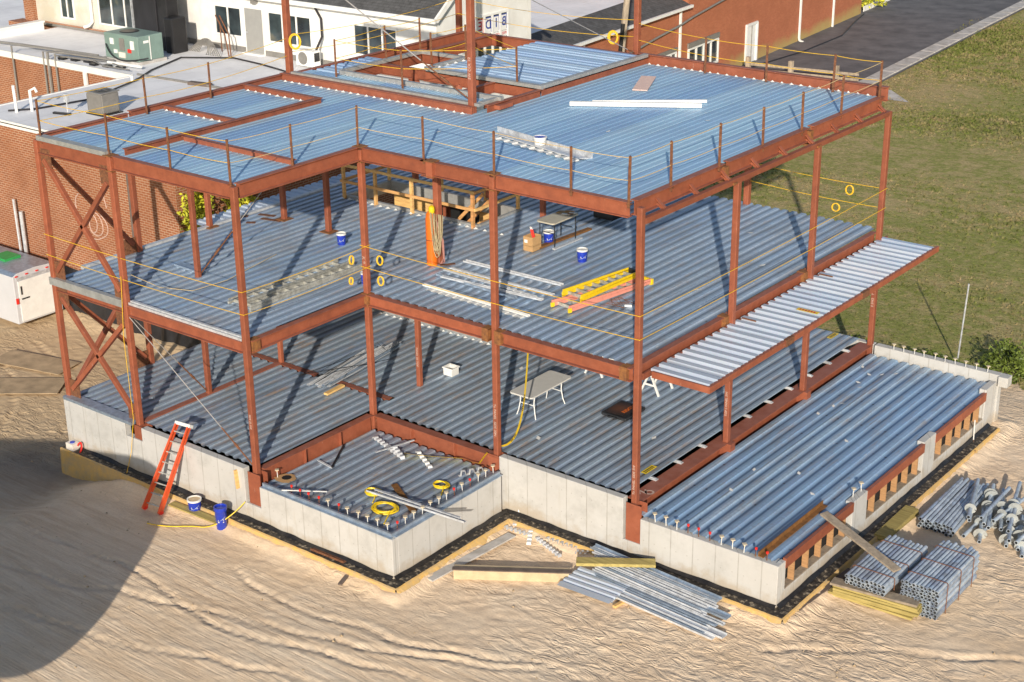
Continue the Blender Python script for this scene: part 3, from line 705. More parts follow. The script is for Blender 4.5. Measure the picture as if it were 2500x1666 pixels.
for a, b in (((3.0, 11.5, 7.4), (4.2, 11.0, 5.6)), ((4.9, 11.46, 7.3), (4.2, 11.0, 5.6)), ((3.0, 11.4, 7.3), (3.0, 11.4, 4)), ((5.9, 11.46, 7.2), (5.9, 11.46, 4))):
    m = MB(); m.bar(a, b, .15, .15); part(m, 'brace', 'steel')
beam((.2, 8.78, 11.62), (XC + .3, 8.79, 11.62), .3, .2); beam((XC, 8.8, 11.625), (7.32, 17.1, 11.6), .3, .2)
m = MB(); m.box(XC - .4, XC + .45, 8.6, 9.0, 11.29, 11.318); part(m, 'cap_plate', 'steel')
# L2
T2 = Z2 - .045
beam((.1, 0, T2), (XB - .1, 0, T2), .27, .16); beam((XB + .1, -.02, T2 + .0), (XC - .1, 0, T2), .3, .18); beam((XC, .1, T2), (XC, YD - .1, T2), .3, .2)
beam((XC + .1, YD - .05, T2), (XF - .1, YD - .05, T2), .3, .22); beam((XF + .1, YD - .05, T2), (XG - .1, YD - .05, T2), .33, .22)
for a, b in ((YD + .1, YH - .1), (YH + .1, YI - .1), (YI + .1, YJ)): beam((xs + .1, a, T2), (xs + .1, b, T2), .34, .18)
for x, y, w in ((XC + .02, YD - .02, .24), (XF - .2, YD - .05, .2), (XF + .2, YD - .05, .2), (XG - .3, YD - .05, .2), (XC - .02, .25, .2), (xs + .1, YH - .12, .25), (xs + .1, YI - .12, .25)):
    m = MB(); m.box(x - w / 2, x + w / 2, y - .13, y + .13, T2 - .33, T2 + .012); part(m, 'beam_splice', 'rust_orange')
m = MB(); m.box(-.1, XB - .1, -.12, .03, T2 - .0, Z2 + .06); m.box(-.1, XB - .1, -.12, -.1, T2 - .1, T2); part(m, 'edge_angle', 'flashing')
m = MB(); m.box(XB + .1, XC - .1, .02, .1, T2, Z2 + .05); m.box(XB + .1, XC - .12, -.04, -.02, T2, Z2 + .02); part(m, 'edge_angle', 'galv')
m = MB()
ribbed(m, -.12, XC - .08, .08, 10.32, Z2); ribbed(m, -.12, 1.0, 10.321, 17.15, Z2); ribbed(m, XC - .08, 15.82, YD + .02, 10.32, Z2)
ribbed(m, 6.42, 15.82, 10.321, 12.4, Z2); ribbed(m, 1.0, 15.82, 12.4, 17.15, Z2)
part(m, 'floor_deck', 'deck2')
m = MB(); ribbed(m, -.9, -.13, 5.5, 17.2, Z2 + .02, 'x', .305, .05); part(m, 'floor_deck', 'deck_canopy')
m = MB(); m.box(1.0, 6.42, 10.25, 10.36, Z2 - .3, Z2 + .07); m.box(.98, 1.1, 10.37, 12.38, Z2 - .3, Z2 + .065); m.box(1.1, 6.42, 12.3, 12.42, Z2 - .3, Z2 + .06); m.box(6.35, 6.44, 10.37, 12.29, Z2 - .3, Z2 + .065)
part(m, 'opening_curb', 'flashing')
flute_glints((1.2, 10.12), (7.6, 10.12), 20, -1, Z2 + .01, .11)
m = MB(); m.box(-.2, -.05, 1.0, 17.0, Z2 - .05, Z2 + .05); part(m, 'edge_angle', 'galv')
# L1
m = MB()
ribbed(m, -.02, 7.45, .1, 5.05, 0); ribbed(m, -.02, 7.45, 5.3, 10.0, .004); ribbed(m, -.02, 2.0, 10.001, 16.9, .004)
ribbed(m, 7.45, 15.72, 4.45, 10.0, 0); ribbed(m, 7.3, 15.72, 10.001, 12.6, 0); ribbed(m, 2.0, 15.72, 12.6, 16.9, 0)
part(m, 'floor_deck', 'deck1')
m = MB(); m.box(2.0, 7.3, 10.0, 10.1, -.35, .1); m.box(7.2, 7.3, 10.11, 12.6, -.35, .1); part(m, 'opening_curb', 'flashing')
m = MB(); m.box(2.0, 7.3, 12.8, 12.84, -1.6, 3.2); part(m, 'stair_core_shade', 'black')  # black sheet standing in for the shade inside the stair core
flute_glints((2.2, 9.9), (7.2, 9.9), 17, -1, .01, .09)
beam((XB, .1, .03), (XB, 5.1, .03), .2, .2); beam((.0, 5.18, .0), (4.5, 5.18, .0), .2, .2); beam((5.4, 5.18, .0), (7.35, 5.18, .0), .2, .2)
m = MB(); m.box(-.06, XB - .15, -.2, .12, -.055, .03); part(m, 'edge_angle', 'galv_blue')
beam((XC + .02, .15, -.05), (XC + .02, YD - .15, -.05), .5, .24, 'girder'); beam((XC + .15, YD - .02, -.05), (XF + .2, YD - .02, -.05), .5, .26, 'girder')
for y in (1.6, 2.9): m = MB(); m.box(XC + .03, XC + .12, y, y + .02, -.53, -.07); part(m, 'stiffener', 'steel')
for x in (9.0, 10.5): m = MB(); m.box(x, x + .02, YD - .13, YD - .03, -.53, -.07); part(m, 'stiffener', 'steel')
beam((15.98, YD + .15, -.10), (15.98, YJ, -.10), .5, .42, 'girder')
for y in (YH, YI): m = MB(); m.box(XG - .18, XG + .2, y - .12, y + .12, -.6, -.098); part(m, 'stiffener', 'steel')
for k in range(10):
    y = 5.6 + k * 1.15; m = MB(); m.bar((15.5, y, -.08), (15.88, y, -.08), .11, .03); m.bar((15.6, y, -.055), (15.84, y, -.055), .05, .03); part(m, 'joist_seat', 'galv')
# terrace + low deck
m = MB(); ribbed(m, XC + .18, 12.1, .02, YD - .2, -.42, h=.05); part(m, 'terrace_deck', 'deck1')
m = MB(); m.box(7.85, 12.22, -.12, -.06, -.38, -.28); m.box(7.85, 12.25, -.2, -.12, -.378, -.36); m.box(12.16, 12.22, -.05, 3.95, -.38, -.28); m.box(12.225, 12.3, -.05, 3.95, -.378, -.36)
part(m, 'edge_angle', 'galv_blue')
m = MB(); ribbed(m, 16.2, 20.0, 4.22, 16.7, -.31, pitch=.345, h=.06, crest=.17, slope=.04); part(m, 'low_deck', 'deck_low')
# window headers, studs in right wall
for a, b in ((4.46, 7.78), (8.58, 11.85), (12.6, 15.94)):
    m = MB(); m.box(20.03, 20.12, a - .02, b + .02, -.55, -.30); m.box(19.9, 20.03, a, b, -.55, -.53); part(m, 'header_beam', 'steel')
    m = MB(); m.box(19.9, 20.09, a + .02, b - .02, -1.12, -1.09); part(m, 'sill_plate', 'wood_grey')
    n = 6 if a < 5 else 5
    for k in range(n):
        y = a + .62 * k + (.0 if k == 0 else .08); 
        if k == 0: y = a + .02
        if y > b - .15: continue
        m = MB(); m.box(19.93, 20.08, y + .42, y + .465, -1.088, -.55); part(m, 'stud', 'stud_wood')
    m = MB(); m.box(19.88, 19.9, a, b, -1.1, -.55); part(m, 'opening_shade', 'black')  # black sheet behind the studs, painted shade of the opening
# canopy
m = MB(); ribbed(m, 16.12, 17.72, YD + .5, 17.2, Z2 - .22, 'x', .345, .08, .15, .05); part(m, 'canopy_deck', 'deck_canopy')
for a, b in ((YD + .5, YH), (YH + .02, YI), (YI + .02, 17.3)):
    m = MB(); m.prof((17.76, a, Z2 - .28), (17.76, b, Z2 - .28), [(-.06, -.13), (.02, -.13), (.02, .03), (-.06, .03)]); part(m, 'canopy_beam', 'steel')
m = MB(); m.bar((XG + .1, YD + .46, Z2 - .33), (17.78, YD + .46, Z2 - .33), .06, .16); part(m, 'canopy_beam', 'steel')
m = MB(); m.bar((XG, YD + .2, Z2 - .33), (XG + .06, 17.3, Z2 - .33), .06, .16); part(m, 'canopy_beam', 'steel')
for y in (YH, YI): m = MB(); m.bar((XG + .1, y, Z2 - .40), (17.72, y, Z2 - .40), .1, .14); part(m, 'canopy_arm', 'steel')
for y in (YH + .05, YI + .05):
    m = MB(); m.box(17.7, 17.8, y - .3, y + .1, Z2 - .42, Z2 - .24); part(m, 'beam_splice', 'rust')
    m = MB(); m.bar((XG + .1, y + .3, Z2 - .2), (XG + .5, y + .3, Z2 - .2), .03, .03); part(m, 'brace_stub', 'rust')
# diagonal braces
def brace(p, q, w=.125):
    m = MB(); m.bar(p, q, w, w); part(m, 'brace', 'steel', bevel=.012)
def gusset(c, w=.42, axis='x', mat='rust'):
    x, y, z = c; m = MB()
    if axis == 'x': m.box(x - w / 2, x + w / 2, y - .012, y + .012, z - w * .6, z + w * .6)
    else: m.box(x - .012, x + .012, y - w / 2, y + w / 2, z - w * .6, z + w * .6)
    part(m, 'gusset_plate', mat)
for zb, zt in ((0, T2 - .3), (Z2, T3 - .4)):
    brace((.22, 0, zt - .15), (XB - .2, 0, zb + .25)); brace((XB - .25, .0, zt - .35), (.2, .0, zb + .25))
    brace((.0, .22, zt - .1), (.0, 2.7, zb + .25)); 
    for c in ((.3, 0, zt - .1), (XB - .3, 0, zt - .15), (.28, 0, zb + .28), (XB - .25, 0, zb + .25)): gusset(c)
    for c in ((0, .3, zt), (0, 2.6, zb + .2)): gusset(c, axis='y')
brace((.05, 2.75, T2 - .45), (.05, .2, .25), .13)
def rod(p, q, mat='cable', r=.012, name='brace_rod', f=.75):
    p = Vector(p); q = Vector(q); k = p.lerp(q, f)
    m = MB(); m.tube([p, k], r, 6); part(m, name, mat)
    m = MB(); m.tube([k, k.lerp(q, .4), k.lerp(q, .42), k.lerp(q, .55), k.lerp(q, .57), q], [.02, .02, .035, .035, .02, .02], 6); part(m, 'turnbuckle', 'rust')
rod((XB + .1, -.05, T2 - .35), (XC - .1, -.02, .05)); rod((3.1, 7.3, 7.0), (XB + .05, 2.5, Z2 + .1)); rod((.1, 9.1, 11.2), (XC - .15, 8.9, Z3 + .3), r=.018)
rod((XC + .1, 8.9, 11.2), (7.3, 17.1, 7.6), r=.014, f=.95); rod((XB, .1, T2 - .4), (XB + .0, 2.35, .1), f=.6)
# chalk marks on columns
def text(s, loc, rot, size, mat, parent=None, name='lettering', ext=.001, sx=1, font=None):
    cu = bpy.data.curves.new(name, 'FONT'); cu.body = s; cu.size = size; cu.extrude = ext; cu.align_x = 'CENTER'; cu.align_y = 'CENTER'
    cu.offset = .0015 if size < .3 else .01
    t = bpy.data.objects.new(name, cu); C.objects.link(t); dg = bpy.context.evaluated_depsgraph_get()
    me = bpy.data.meshes.new_from_object(t.evaluated_get(dg)); bpy.data.objects.remove(t)
    me.materials.clear(); me.materials.append(M[mat])
    mt = Matrix.Translation(loc) @ rot.to_matrix().to_4x4() @ Matrix.Diagonal((sx, 1, 1, 1))
    me.transform(mt)
    if sx < 0: me.flip_normals()
    o = bpy.data.objects.new(name, me); C.objects.link(o)
    if parent is not None: o.parent = parent; o.matrix_parent_inverse = Matrix.Translation(-Vector(parent.location))
    return o
from mathutils import Euler
FR = lambda a: Euler((R(90), R(a), 0))           # on a face looking toward -y, rotated in its plane
text('To PANEL  SIDE 30N', (XF, YD - .082, .95), Euler((R(90), R(90), 0)), .10, 'chalk', B)
text('To PANEL  SIDE 5W', (XG, YD - .082, .55), Euler((R(90), R(-90), 0)), .09, 'chalk', B)
text('PANEL 25 TOP', (7.45, 6.255, .9), Euler((R(90), R(90), 0)), .09, 'chalk', B)
text('TOP S PANEL 5W', (XG, YH - .082, 1.0), Euler((R(90), R(-90), 0)), .09, 'chalk', B)
text('E 5W2   T   TCP  50W', (XG, YJ - .082, 1.6), Euler((R(90), R(-90), 0)), .10, 'chalk', B)
text('5W COL 22', (XC, 8.695, 8.6), Euler((R(90), R(-90), 0)), .12, 'chalk', B)
text('K 9', (XC, YD - .082, 4.35), Euler((R(90), R(90), 0)), .14, 'chalk', B)
text('N', (15.93, 4.87, -.092), Euler((0, 0, R(40))), .3, 'chalk', B)
text('O', (16.08, 4.95, -.092), Euler((0, 0, R(40))), .3, 'chalk', B)
text('SIDE 22 5W', (XC, -.082, 1.3), Euler((R(90), R(90), 0)), .08, 'chalk', B)
for x, y, z, w, h in ((13.2, 0, 0, 0, 0),):
    pass
# stair opening timber guard rail
G = root('timber_guard_rail', (1.05, 10.3, Z2), 'yellow timber guard rail around the stair opening on the upper floor', 'railing')
def lum(p, q, w=.04, h=.09, name='rail', mat='wood', parent=G):
    m = MB(); m.bar(p, q, w, h); return m.build(name, mat, parent)
for x in (1.05, 2.4, 3.9, 4.9, 6.3): lum((x, 10.2, Z2 - .25), (x, 10.2, Z2 + 1.12), .09, .09, 'post')
for x, y in ((6.35, 11.2), (6.35, 12.3), (1.0, 12.35), (3.2, 12.4), (5.0, 12.4)): lum((x, y, Z2 - .25), (x, y, Z2 + 1.1), .09, .09, 'post')
for z in (.55, 1.08):
    lum((.95, 10.15, Z2 + z), (6.4, 10.15, Z2 + z)); lum((6.42, 10.15, Z2 + z), (6.42, 12.3, Z2 + z)); lum((1.0, 10.2, Z2 + z), (1.0, 12.4, Z2 + z)); lum((1.0, 12.45, Z2 + z), (6.3, 12.45, Z2 + z))
S = root('timber_stair', (4.6, 11.3, 0), 'rough timber stair descending through the opening beside the guard rail', 'stair')
for y in (10.75, 11.6):
    m = MB(); m.bar((6.2, y, Z2 - .1), (3.4, y, .6), .05, .28); m.build('stringer', 'wood', S)
for k in range(9):
    t = k / 9; x = 6.15 - 2.8 * t; z = Z2 - .1 - 2.8 * t; m = MB(); m.box(x - .15, x + .12, 10.75, 11.6, z, z + .04); m.build('tread', 'wood', S)
for y in (10.7, 11.65): m = MB(); m.bar((6.3, y, Z2 + .9), (3.6, y, 1.7), .04, .1); m.build('handrail', 'wood', S)
m = MB(); m.box(1.1, 2.9, 12.44, 12.5, 1.2, 3.3); m.build('wall_panel', 'wood', S)
m = MB(); m.box(4.7, 6.3, 12.44, 12.5, 2.4, 3.4); m.build('wall_panel', 'wood', S)

# ------------------------------------------------------------------ guard posts and ropes
def gpost(x, y, z, h, label, mat='rust'):
    g = root('guard_post', (x, y, z), label, 'post', 'rusty guard posts around the deck edges')
    tx, ty = random.uniform(-.025, .025), random.uniform(-.025, .025)
    m = MB(); m.prof((x, y, z - .1), (x + tx, y + ty, z + h), [(-.035, -.035), (.035, -.035), (.035, -.022), (-.022, -.022), (-.022, .035), (-.035, .035)]); m.build('post', mat, g)
    m = MB(); m.box(x - .05, x + .05, y - .05, y + .05, z - .02, z + .0); m.build('foot', 'rust', g)
    return (x + tx, y + ty, z + h)
edges = [('left roof edge', [(.22, .0), (.24, 3.5), (.22, 5.85)]), ('short front-left roof edge', [(2.95, .05), (5.3, .05), (7.46, .03)]),
         ('roof edge above the inner corner', [(7.5, 2.0), (7.5, 4.3)]), ('middle front roof edge', [(9.7, 4.32), (11.95, 4.28), (14.25, 4.22), (15.85, 4.2)]),
         ('long right roof edge', [(15.9, 5.85), (15.92, 7.95), (15.86, 10.15), (15.88, 12.15), (15.85, 14.4)]), ('far roof edge', [(15.85, 16.75), (14.4, 16.75), (12.2, 16.8), (10.1, 16.8)])]
tops = {}
for e, pts in edges:
    tops[e] = [gpost(x, y, Z3, 1.06 + random.uniform(-.03, .03), f'thin rusty guard post, {ORD[i]} along the {e}') for i, (x, y) in enumerate(pts)]
pen = [(1.9, 9.3), (1.63, 11.8), (1.63, 13.4), (4.55, 9.3), (3.55, 11.75), (3.6, 13.3), (7.05, 11.46)]
pt = [gpost(x, y, Z3 + .3, 1.02, f'thin rusty guard post by the raised roof hatch, {ORD[i]} around the opening') for i, (x, y) in enumerate(pen)]
def sagline(p, q, sag=.028, n=9):
    p = Vector(p); q = Vector(q); return [p.lerp(q, k / n) - Vector((0, 0, sag * 4 * (k / n) * (1 - k / n))) for k in range(n + 1)]
def rope(name, paths, label, mat='yellow_rope', r=.0085):
    m = MB()
    for p in paths: m.tube(p, r, 6)
    return tag(m.build(name, mat, smooth=True), label, 'rope', 'safety ropes')
order = [tops[e][i] for e in [x[0] for x in edges] for i in range(len(tops[e]))]
front = tops['left roof edge'][:1] + tops['short front-left roof edge'] + tops['roof edge above the inner corner'] + tops['middle front roof edge']
lower = lambda P, d: (P[0], P[1], P[2] - d)
rope('safety_rope', [sagline(lower(a, .04), lower(b, .04)) for a, b in zip(front[:-1], front[1:])][:3], 'upper yellow rope along the short front-left roof edge')
rope('safety_rope', [sagline(lower(a, .56), lower(b, .56)) for a, b in zip(front[:-1], front[1:])][:3], 'lower yellow rope along the short front-left roof edge')
rope('safety_rope', [sagline(lower(a, .04), lower(b, .04)) for a, b in zip(front[3:-1], front[4:])], 'upper faded tan rope along the middle front roof edge', 'pale_rope')
rope('safety_rope', [sagline(lower(a, .56), lower(b, .56)) for a, b in zip(front[3:-1], front[4:])], 'lower faded tan rope along the middle front roof edge', 'pale_rope')
rg = [tops['middle front roof edge'][-1]] + tops['long right roof edge'] + tops['far roof edge'][:1]
for d, nm in ((.04, 'upper'), (.56, 'lower')):
    rope('safety_rope', [sagline(lower(a, d), lower(b, d)) for a, b in zip(rg[:-1], rg[1:])], f'{nm} tan rope running back along the long right roof edge', 'pale_rope')
    fr = tops['far roof edge'] + [(7.4, 17.2, Z3 + 1.2)]
    rope('safety_rope', [sagline(lower(a, d), lower(b, d)) for a, b in zip(fr[:-1], fr[1:])], f'{nm} yellow rope along the far roof edge')
    lf = tops['left roof edge'] + [(.0, 9.1, Z3 + 1.2)]
    rope('safety_rope', [sagline(lower(a, d), lower(b, d)) for a, b in zip(lf[:-1], lf[1:])], f'{nm} thin yellow rope along the left roof edge')
    rope('safety_rope', [sagline((.0, 9.2, Z3 + 1.3 - d), (.0, 17.2, Z3 + 1.3 - d), .15), sagline((.0, 17.2, Z3 + 1.3 - d), (7.3, 17.2, Z3 + 1.3 - d), .15), sagline(lower(pt[0], d), lower(pt[3], d)), sagline(lower(pt[3], d), lower(pt[6], d)), sagline(lower(pt[0], d), lower(pt[1], d)), sagline(lower(pt[1], d), lower(pt[2], d)), sagline(lower(pt[5], d), lower(pt[6], d)), sagline(lower(pt[4], d), lower(pt[5], d))], f'{nm} yellow rope strung around the raised roof hatch')
cc = [(0, 0), (XC, 0), (XC, YD), (XG, YD), (XG, YJ)]
for z, nm in ((Z2 + .70, 'lower'), (Z2 + 1.28, 'upper')):
    segs = []
    for (a, b), (c, d) in zip(cc[:-1], cc[1:]):
        o1 = Vector((a, b, z)); o2 = Vector((c, d, z)); dd = (o2 - o1).normalized(); nn = Vector((dd.y, -dd.x, 0)) * .09
        segs.append(sagline(o1 + nn - dd * .1, o2 + nn + dd * .1, .05))
    segs.append(sagline((XG, YJ, z), (11.6, 17.0, z + .05), .05)); segs.append(sagline((11.6, 17, z + .05), (7.5, 17, z), .05))
    rope('safety_rope', segs, f'{nm} yellow rope tied from column to column around the upper floor')
    for (x, y) in ((XC, 0), (XG, YD)):
        pass
rope('hanging_rope', [[(XB + .05, -.14, Z2 + .75), (XB - .05, -.2, 2.5), (XB + .0, -.22, .2), (XB - .15, -.3, -.8), (XB - .25, -.45, -1.4)]], 'long yellow rope hanging down in front of the left foundation wall')
rope('loose_rope', [[(3.2, .1, Z2 + .75), (3.4, .8, Z2 + .25), (4.0, 1.4, Z2 + .1), (4.0, 2.6, Z2 + .05), (3.6, 4.4, Z2 + .05), (3.5, 4.9, Z2 + .05)]], 'slack yellow rope trailing over the upper floor deck', 'pale_rope')
def coil(x, y, z, label, r=.14, rr=.022, turns=3, flat=False, mat='yellow_rope', tall=1.3, ang=0):
    m = MB(); rn = random.Random(int(x * 100) + int(y * 10))
    for t in range(turns):
        a = rn.uniform(-.012, .012); b = rn.uniform(-.015, .015); k = rn.uniform(.9, 1.08); pts = []
        for i in range(20):
            th = 2 * pi * i / 20
            if flat: pts.append((x + a + r * k * cos(th), y + b + r * k * sin(th), z + rr + t * rr * .7 + .01 * rn.random()))
            else: pts.append((x + (r * k * cos(th)) * cos(ang) + t * .012, y + (r * k * cos(th)) * sin(ang) + b, z + r * tall * k * sin(th)))
        m.tube(pts, rr * .6, 6, closed=True)
    return tag(m.build('rope_coil', mat, smooth=True), label, 'rope coil', 'coils of yellow rope')
coil(XC + .62, YD - .13, Z2 + 1.02, 'small yellow rope loop hanging right of the inner corner column, upper of two', .085, .018, tall=1.55, ang=.3)
coil(XC + .62, YD - .13, Z2 + .46, 'small yellow rope loop hanging right of the inner corner column, lower of two', .085, .018, tall=1.55, ang=.3)
coil(XC - .0, YD - .55, Z2 + 1.02, 'narrow yellow rope loop hanging left of the inner corner column, upper of two', .06, .018, tall=1.9, ang=1.4)
coil(XC - .0, YD - .6, Z2 + .46, 'narrow yellow rope loop hanging left of the inner corner column, lower of two', .05, .018, tall=1.9, ang=1.4)
coil(15.0, 17, Z2 + 1.02, 'yellow rope loop hanging at the far back edge above the lawn, upper of two', .11, .02, tall=1.3, ang=.2)
coil(14.6, 17, Z2 + .42, 'yellow rope loop hanging at the far back edge above the lawn, lower of two', .11, .02, tall=1.1, ang=.2)
coil(.4, 9.1, Z3 + 1.12, 'yellow rope ring on the tall roof column before the white house windows', .17, .03, ang=.5)
coil(6.4, 17.2, Z3 + .62, 'yellow rope coil hanging beside the leaning utility pole', .15, .045, turns=4, tall=1.3, ang=.3)

# ------------------------------------------------------------------ capped anchor rods
def capped(x, y, z, red, label, h=.2):
    g = root('capped_rod', (x, y, z), label, 'anchor rod', 'capped anchor rods standing on the foundation walls')
    tx, ty = random.uniform(-.02, .02), random.uniform(-.02, .02)
    m = MB(); m.tube([(x, y, z - .08), (x + tx, y + ty, z + h)], .011, 6); m.build('rod', 'white_pl' if not red else 'rust', g)
    m = MB()
    if red: m.lathe([(0, 0), (.028, 0), (.034, .05), (.02, .06), (0, .06)], (x + tx, y + ty, z + h - .02), 10); m.build('cap', 'red_pl', g, smooth=True)
    else:
        m.lathe([(.015, 0), (.022, .05), (.07, .065), (.07, .08), (0, .08)], (x + tx, y + ty, z + h - .04), 4); m.build('cap', 'tan_cap', g)
def crow(p, q, pattern, z, where):
    n = len(pattern)
    for i, c in enumerate(pattern):
        t = i / (n - 1); x = p[0] + (q[0] - p[0]) * t; y = p[1] + (q[1] - p[1]) * t
        if c == ' ': continue
        capped(x, y, z, c == 'r', ('red capped' if c == 'r' else 'pale wood capped') + f' anchor rod, {ORD[i]} {where}')
crow((8.7, .05), (11.95, .05), 'rrrrwrwwwww', -.38, 'from left on the terrace front wall')
crow((12.05, .25), (12.05, 3.9), 'rwwwwwwrwrwww', -.38, 'back along the terrace side wall')
crow((16.75, 4.2), (19.75, 4.2), 'wwwrrrwwwrr', -.36, 'from left on the low deck front wall')
crow((16.9, 16.8), (19.75, 16.8), 'wwwwwwwwww', -.10, 'on the low deck far wall')
capped(7.75, .5, -.42, False, 'pale wood capped anchor rod alone beside the front corner column')
for x, y, l in ((19.95, 8.05, 'pale wood capped anchor rod nearer the front on the middle right-hand pier'), (19.98, 8.45, 'pale wood capped anchor rod farther back on the middle right-hand pier')): capped(x, y, -.29, False, l)

# ------------------------------------------------------------------ helper objects
def bucket(x, y, z, label, h=.36, r=.14, rim='white_pl', body='blue_pl', lid=None, content=None, tilt=0, logo=True):
    g = root('bucket', (x, y, z), label, 'bucket', 'plastic buckets around the site')
    m = MB(); m.lathe([(0, 0), (r * .86, 0), (r * .9, .01), (r, h * .82), (r * 1.06, h * .84), (r * 1.06, h * .88)], (x, y, z)); m.build('body', body, g, smooth=True)
    m = MB(); m.lathe([(r * 1.0, h * .84), (r * 1.12, h * .86), (r * 1.12, h), (r * .95, h), (r * .93, h * .9)], (x, y, z)); m.build('rim', rim, g, smooth=True)
    m = MB(); m.lathe([(0, h * .93), (r * .96, h * .93)], (x, y, z + .002)); m.build('lid' if lid else 'contents', lid or content or 'ply', g)
    pts = [(x + r * 1.12 * cos(a), y + r * 1.12 * sin(a) * .9 - .02, z + h * .62 + .1 * abs(cos(a)) * 0 - .12 * abs(sin((a)))) for a in [pi + pi * i / 10 for i in range(11)]]
    m = MB(); m.tube(pts, .004, 5); m.build('handle', 'galv_blue', g)
    if logo:
        m = MB()
        for a0, a1, z0, z1 in ((-1.25, -1.05, .36, .40), (-1.25, -1.19, .36, .50), (-.45, -.25, .36, .40), (-.42, -.28, .46, .50)):
            n = 4
            vs = [(x + r * 1.012 * cos(a0 + (a1 - a0) * i / n), y + r * 1.012 * sin(a0 + (a1 - a0) * i / n), z + h * zz) for zz in (z0, z1) for i in range(n + 1)]
            m.add(vs, [(i, i + 1, n + 2 + i, n + 1 + i) for i in range(n)])
        m.build('logo', 'white_pl', g)
    return g
bucket(5.75, -.62, -1.53, 'squat blue bucket with white rim and sand on top by the ladder', .36, .17, content='wood_pale')
b2 = bucket(6.9, -.74, -1.6, 'tall blue stacked buckets with brown debris on the blue lid', .62, .15, rim='blue_pl', lid='blue_pl')
bucket(4.25, 6.75, Z2, 'blue bucket with white lid near the rear deck columns', .34, .13, lid='white_pl')
bucket(7.05, 4.75, Z2, 'small white and blue bucket tucked behind the inner corner column', .3, .11, lid='white_pl')
bucket(8.98, 10.35, Z2, 'blue bucket with white rim standing under the tan folding table', .36, .145, content='white_pl')
bucket(10.7, 9.6, Z2, 'blue bucket with a white label standing alone on the open deck', .36, .145, content='white_pl')
bucket(11.25, 6.98, Z3 + .06, 'white bucket with blue lid on the sheet-metal stack on the roof', .2, .16, body='white_pl', lid='blue_pl', logo=False)
m = MB(); m.box(7.45, 7.8, 7.32, 7.62, .01, .2); 
g = root('storage_bin', (7.62, 7.48, 0), 'clear white plastic bin with a few parts on the lower floor', 'bin')
m = MB()
for a in ((7.47, 7.49, 7.33, 7.63), (7.77, 7.79, 7.33, 7.63), (7.491, 7.769, 7.33, 7.35), (7.491, 7.769, 7.61, 7.63)): m.box(*a, .01, .24)
m.box(7.49, 7.77, 7.35, 7.61, .01, .02); m.build('tub', 'white_pl', g)
m = MB(); m.box(7.44, 7.82, 7.31, 7.33, .22, .25); m.box(7.44, 7.82, 7.631, 7.65, .22, .25); m.box(7.44, 7.466, 7.331, 7.63, .22, .25); m.box(7.794, 7.82, 7.331, 7.63, .22, .25); m.build('rim', 'white', g)
m = MB(); m.box(7.52, 7.7, 7.4, 7.55, .02, .12); m.build('contents', 'galv', g)

# leaning stepladder (orange)
def frame_ladder(name, p0, u, v, L, w, n, matr, mats, label, group=None, rail=.07, foot='red_pl', top='white_pl', taper=.75, dbl=True):
    """p0 bottom centre, u along ladder, v across"""
    p0 = Vector(p0); u = Vector(u).normalized(); v = Vector(v).normalized(); nn = u.cross(v)
    g = root(name, p0, label, 'ladder', group)
    for s in (-1, 1):
        a = p0 + v * s * w / 2; b = p0 + u * L + v * s * w / 2 * taper
        m = MB(); m.bar(a, b, .03, rail, up=nn); m.build('side_rail', matr, g)
        if dbl: m = MB(); m.bar(a - nn * .09, b - nn * .06, .03, rail * .8, up=nn); m.build('rear_rail', matr, g)
        m = MB(); m.bar(a - u * .02, a + u * .08, .045, rail * 1.3, up=nn); m.build('foot', foot, g)
    for k in range(n):
        t = (k + .6) / (n + .3); c = p0 + u * L * t; ww = w * (1 + (taper - 1) * t) / 2
        m = MB(); m.bar(c - v * ww, c + v * ww, .085, .03, up=u); m.build('rung', mats, g)
        if k == 0:
            pass
    if top:
        c = p0 + u * (L + .03); m = MB(); m.bar(c - v * w * taper * .62, c + v * w * taper * .62, .16, .09, up=u); m.build('top_cap', top, g, bevel=.01)
    return g
frame_ladder('step_ladder', (4.75, -1.2, -1.62), (.05, .98, 1.62), (.94, .1, 0), 2.36, .56, 8, 'orange_fg', 'alu', 'orange fibreglass stepladder leaning folded against the front foundation wall', None, .1, 'red_pl')
frame_ladder('step_ladder', (12.5, 6.65, Z2 + .22), (.22, 2.45, 0), (1, -.1, 0), 2.5, .62, 8, 'yellow', 'alu', 'yellow folded stepladder lying on top of the pink one', 'folded stepladders lying on the upper floor', .1, 'yellow', 'black_pl', .62)
frame_ladder('step_ladder', (12.5, 6.15, Z2 + .08), (.62, 2.95, 0), (1, -.15, 0), 3.05, .62, 9, 'pink_fg', 'alu', 'faded pink stepladder with yellow feet lying under the yellow one', 'folded stepladders lying on the upper floor', .09, 'yellow', 'yellow', .5)
frame_ladder('extension_ladder', (5.55, 1.45, Z2 + .05), (-.02, 4.1, 0), (1, 0, 0), 4.05, .42, 12, 'alu', 'alu', 'dirty aluminium extension ladder, left one of two lying along the deck', 'aluminium ladders lying on the upper floor', .06, 'alu', None, 1)
frame_ladder('extension_ladder', (6.02, 1.42, Z2 + .06), (.02, 4.1, 0), (1, 0, 0), 4.15, .34, 12, 'alu', 'alu', 'dirty aluminium extension ladder, right one of two lying along the deck', 'aluminium ladders lying on the upper floor', .08, 'alu', None, 1)

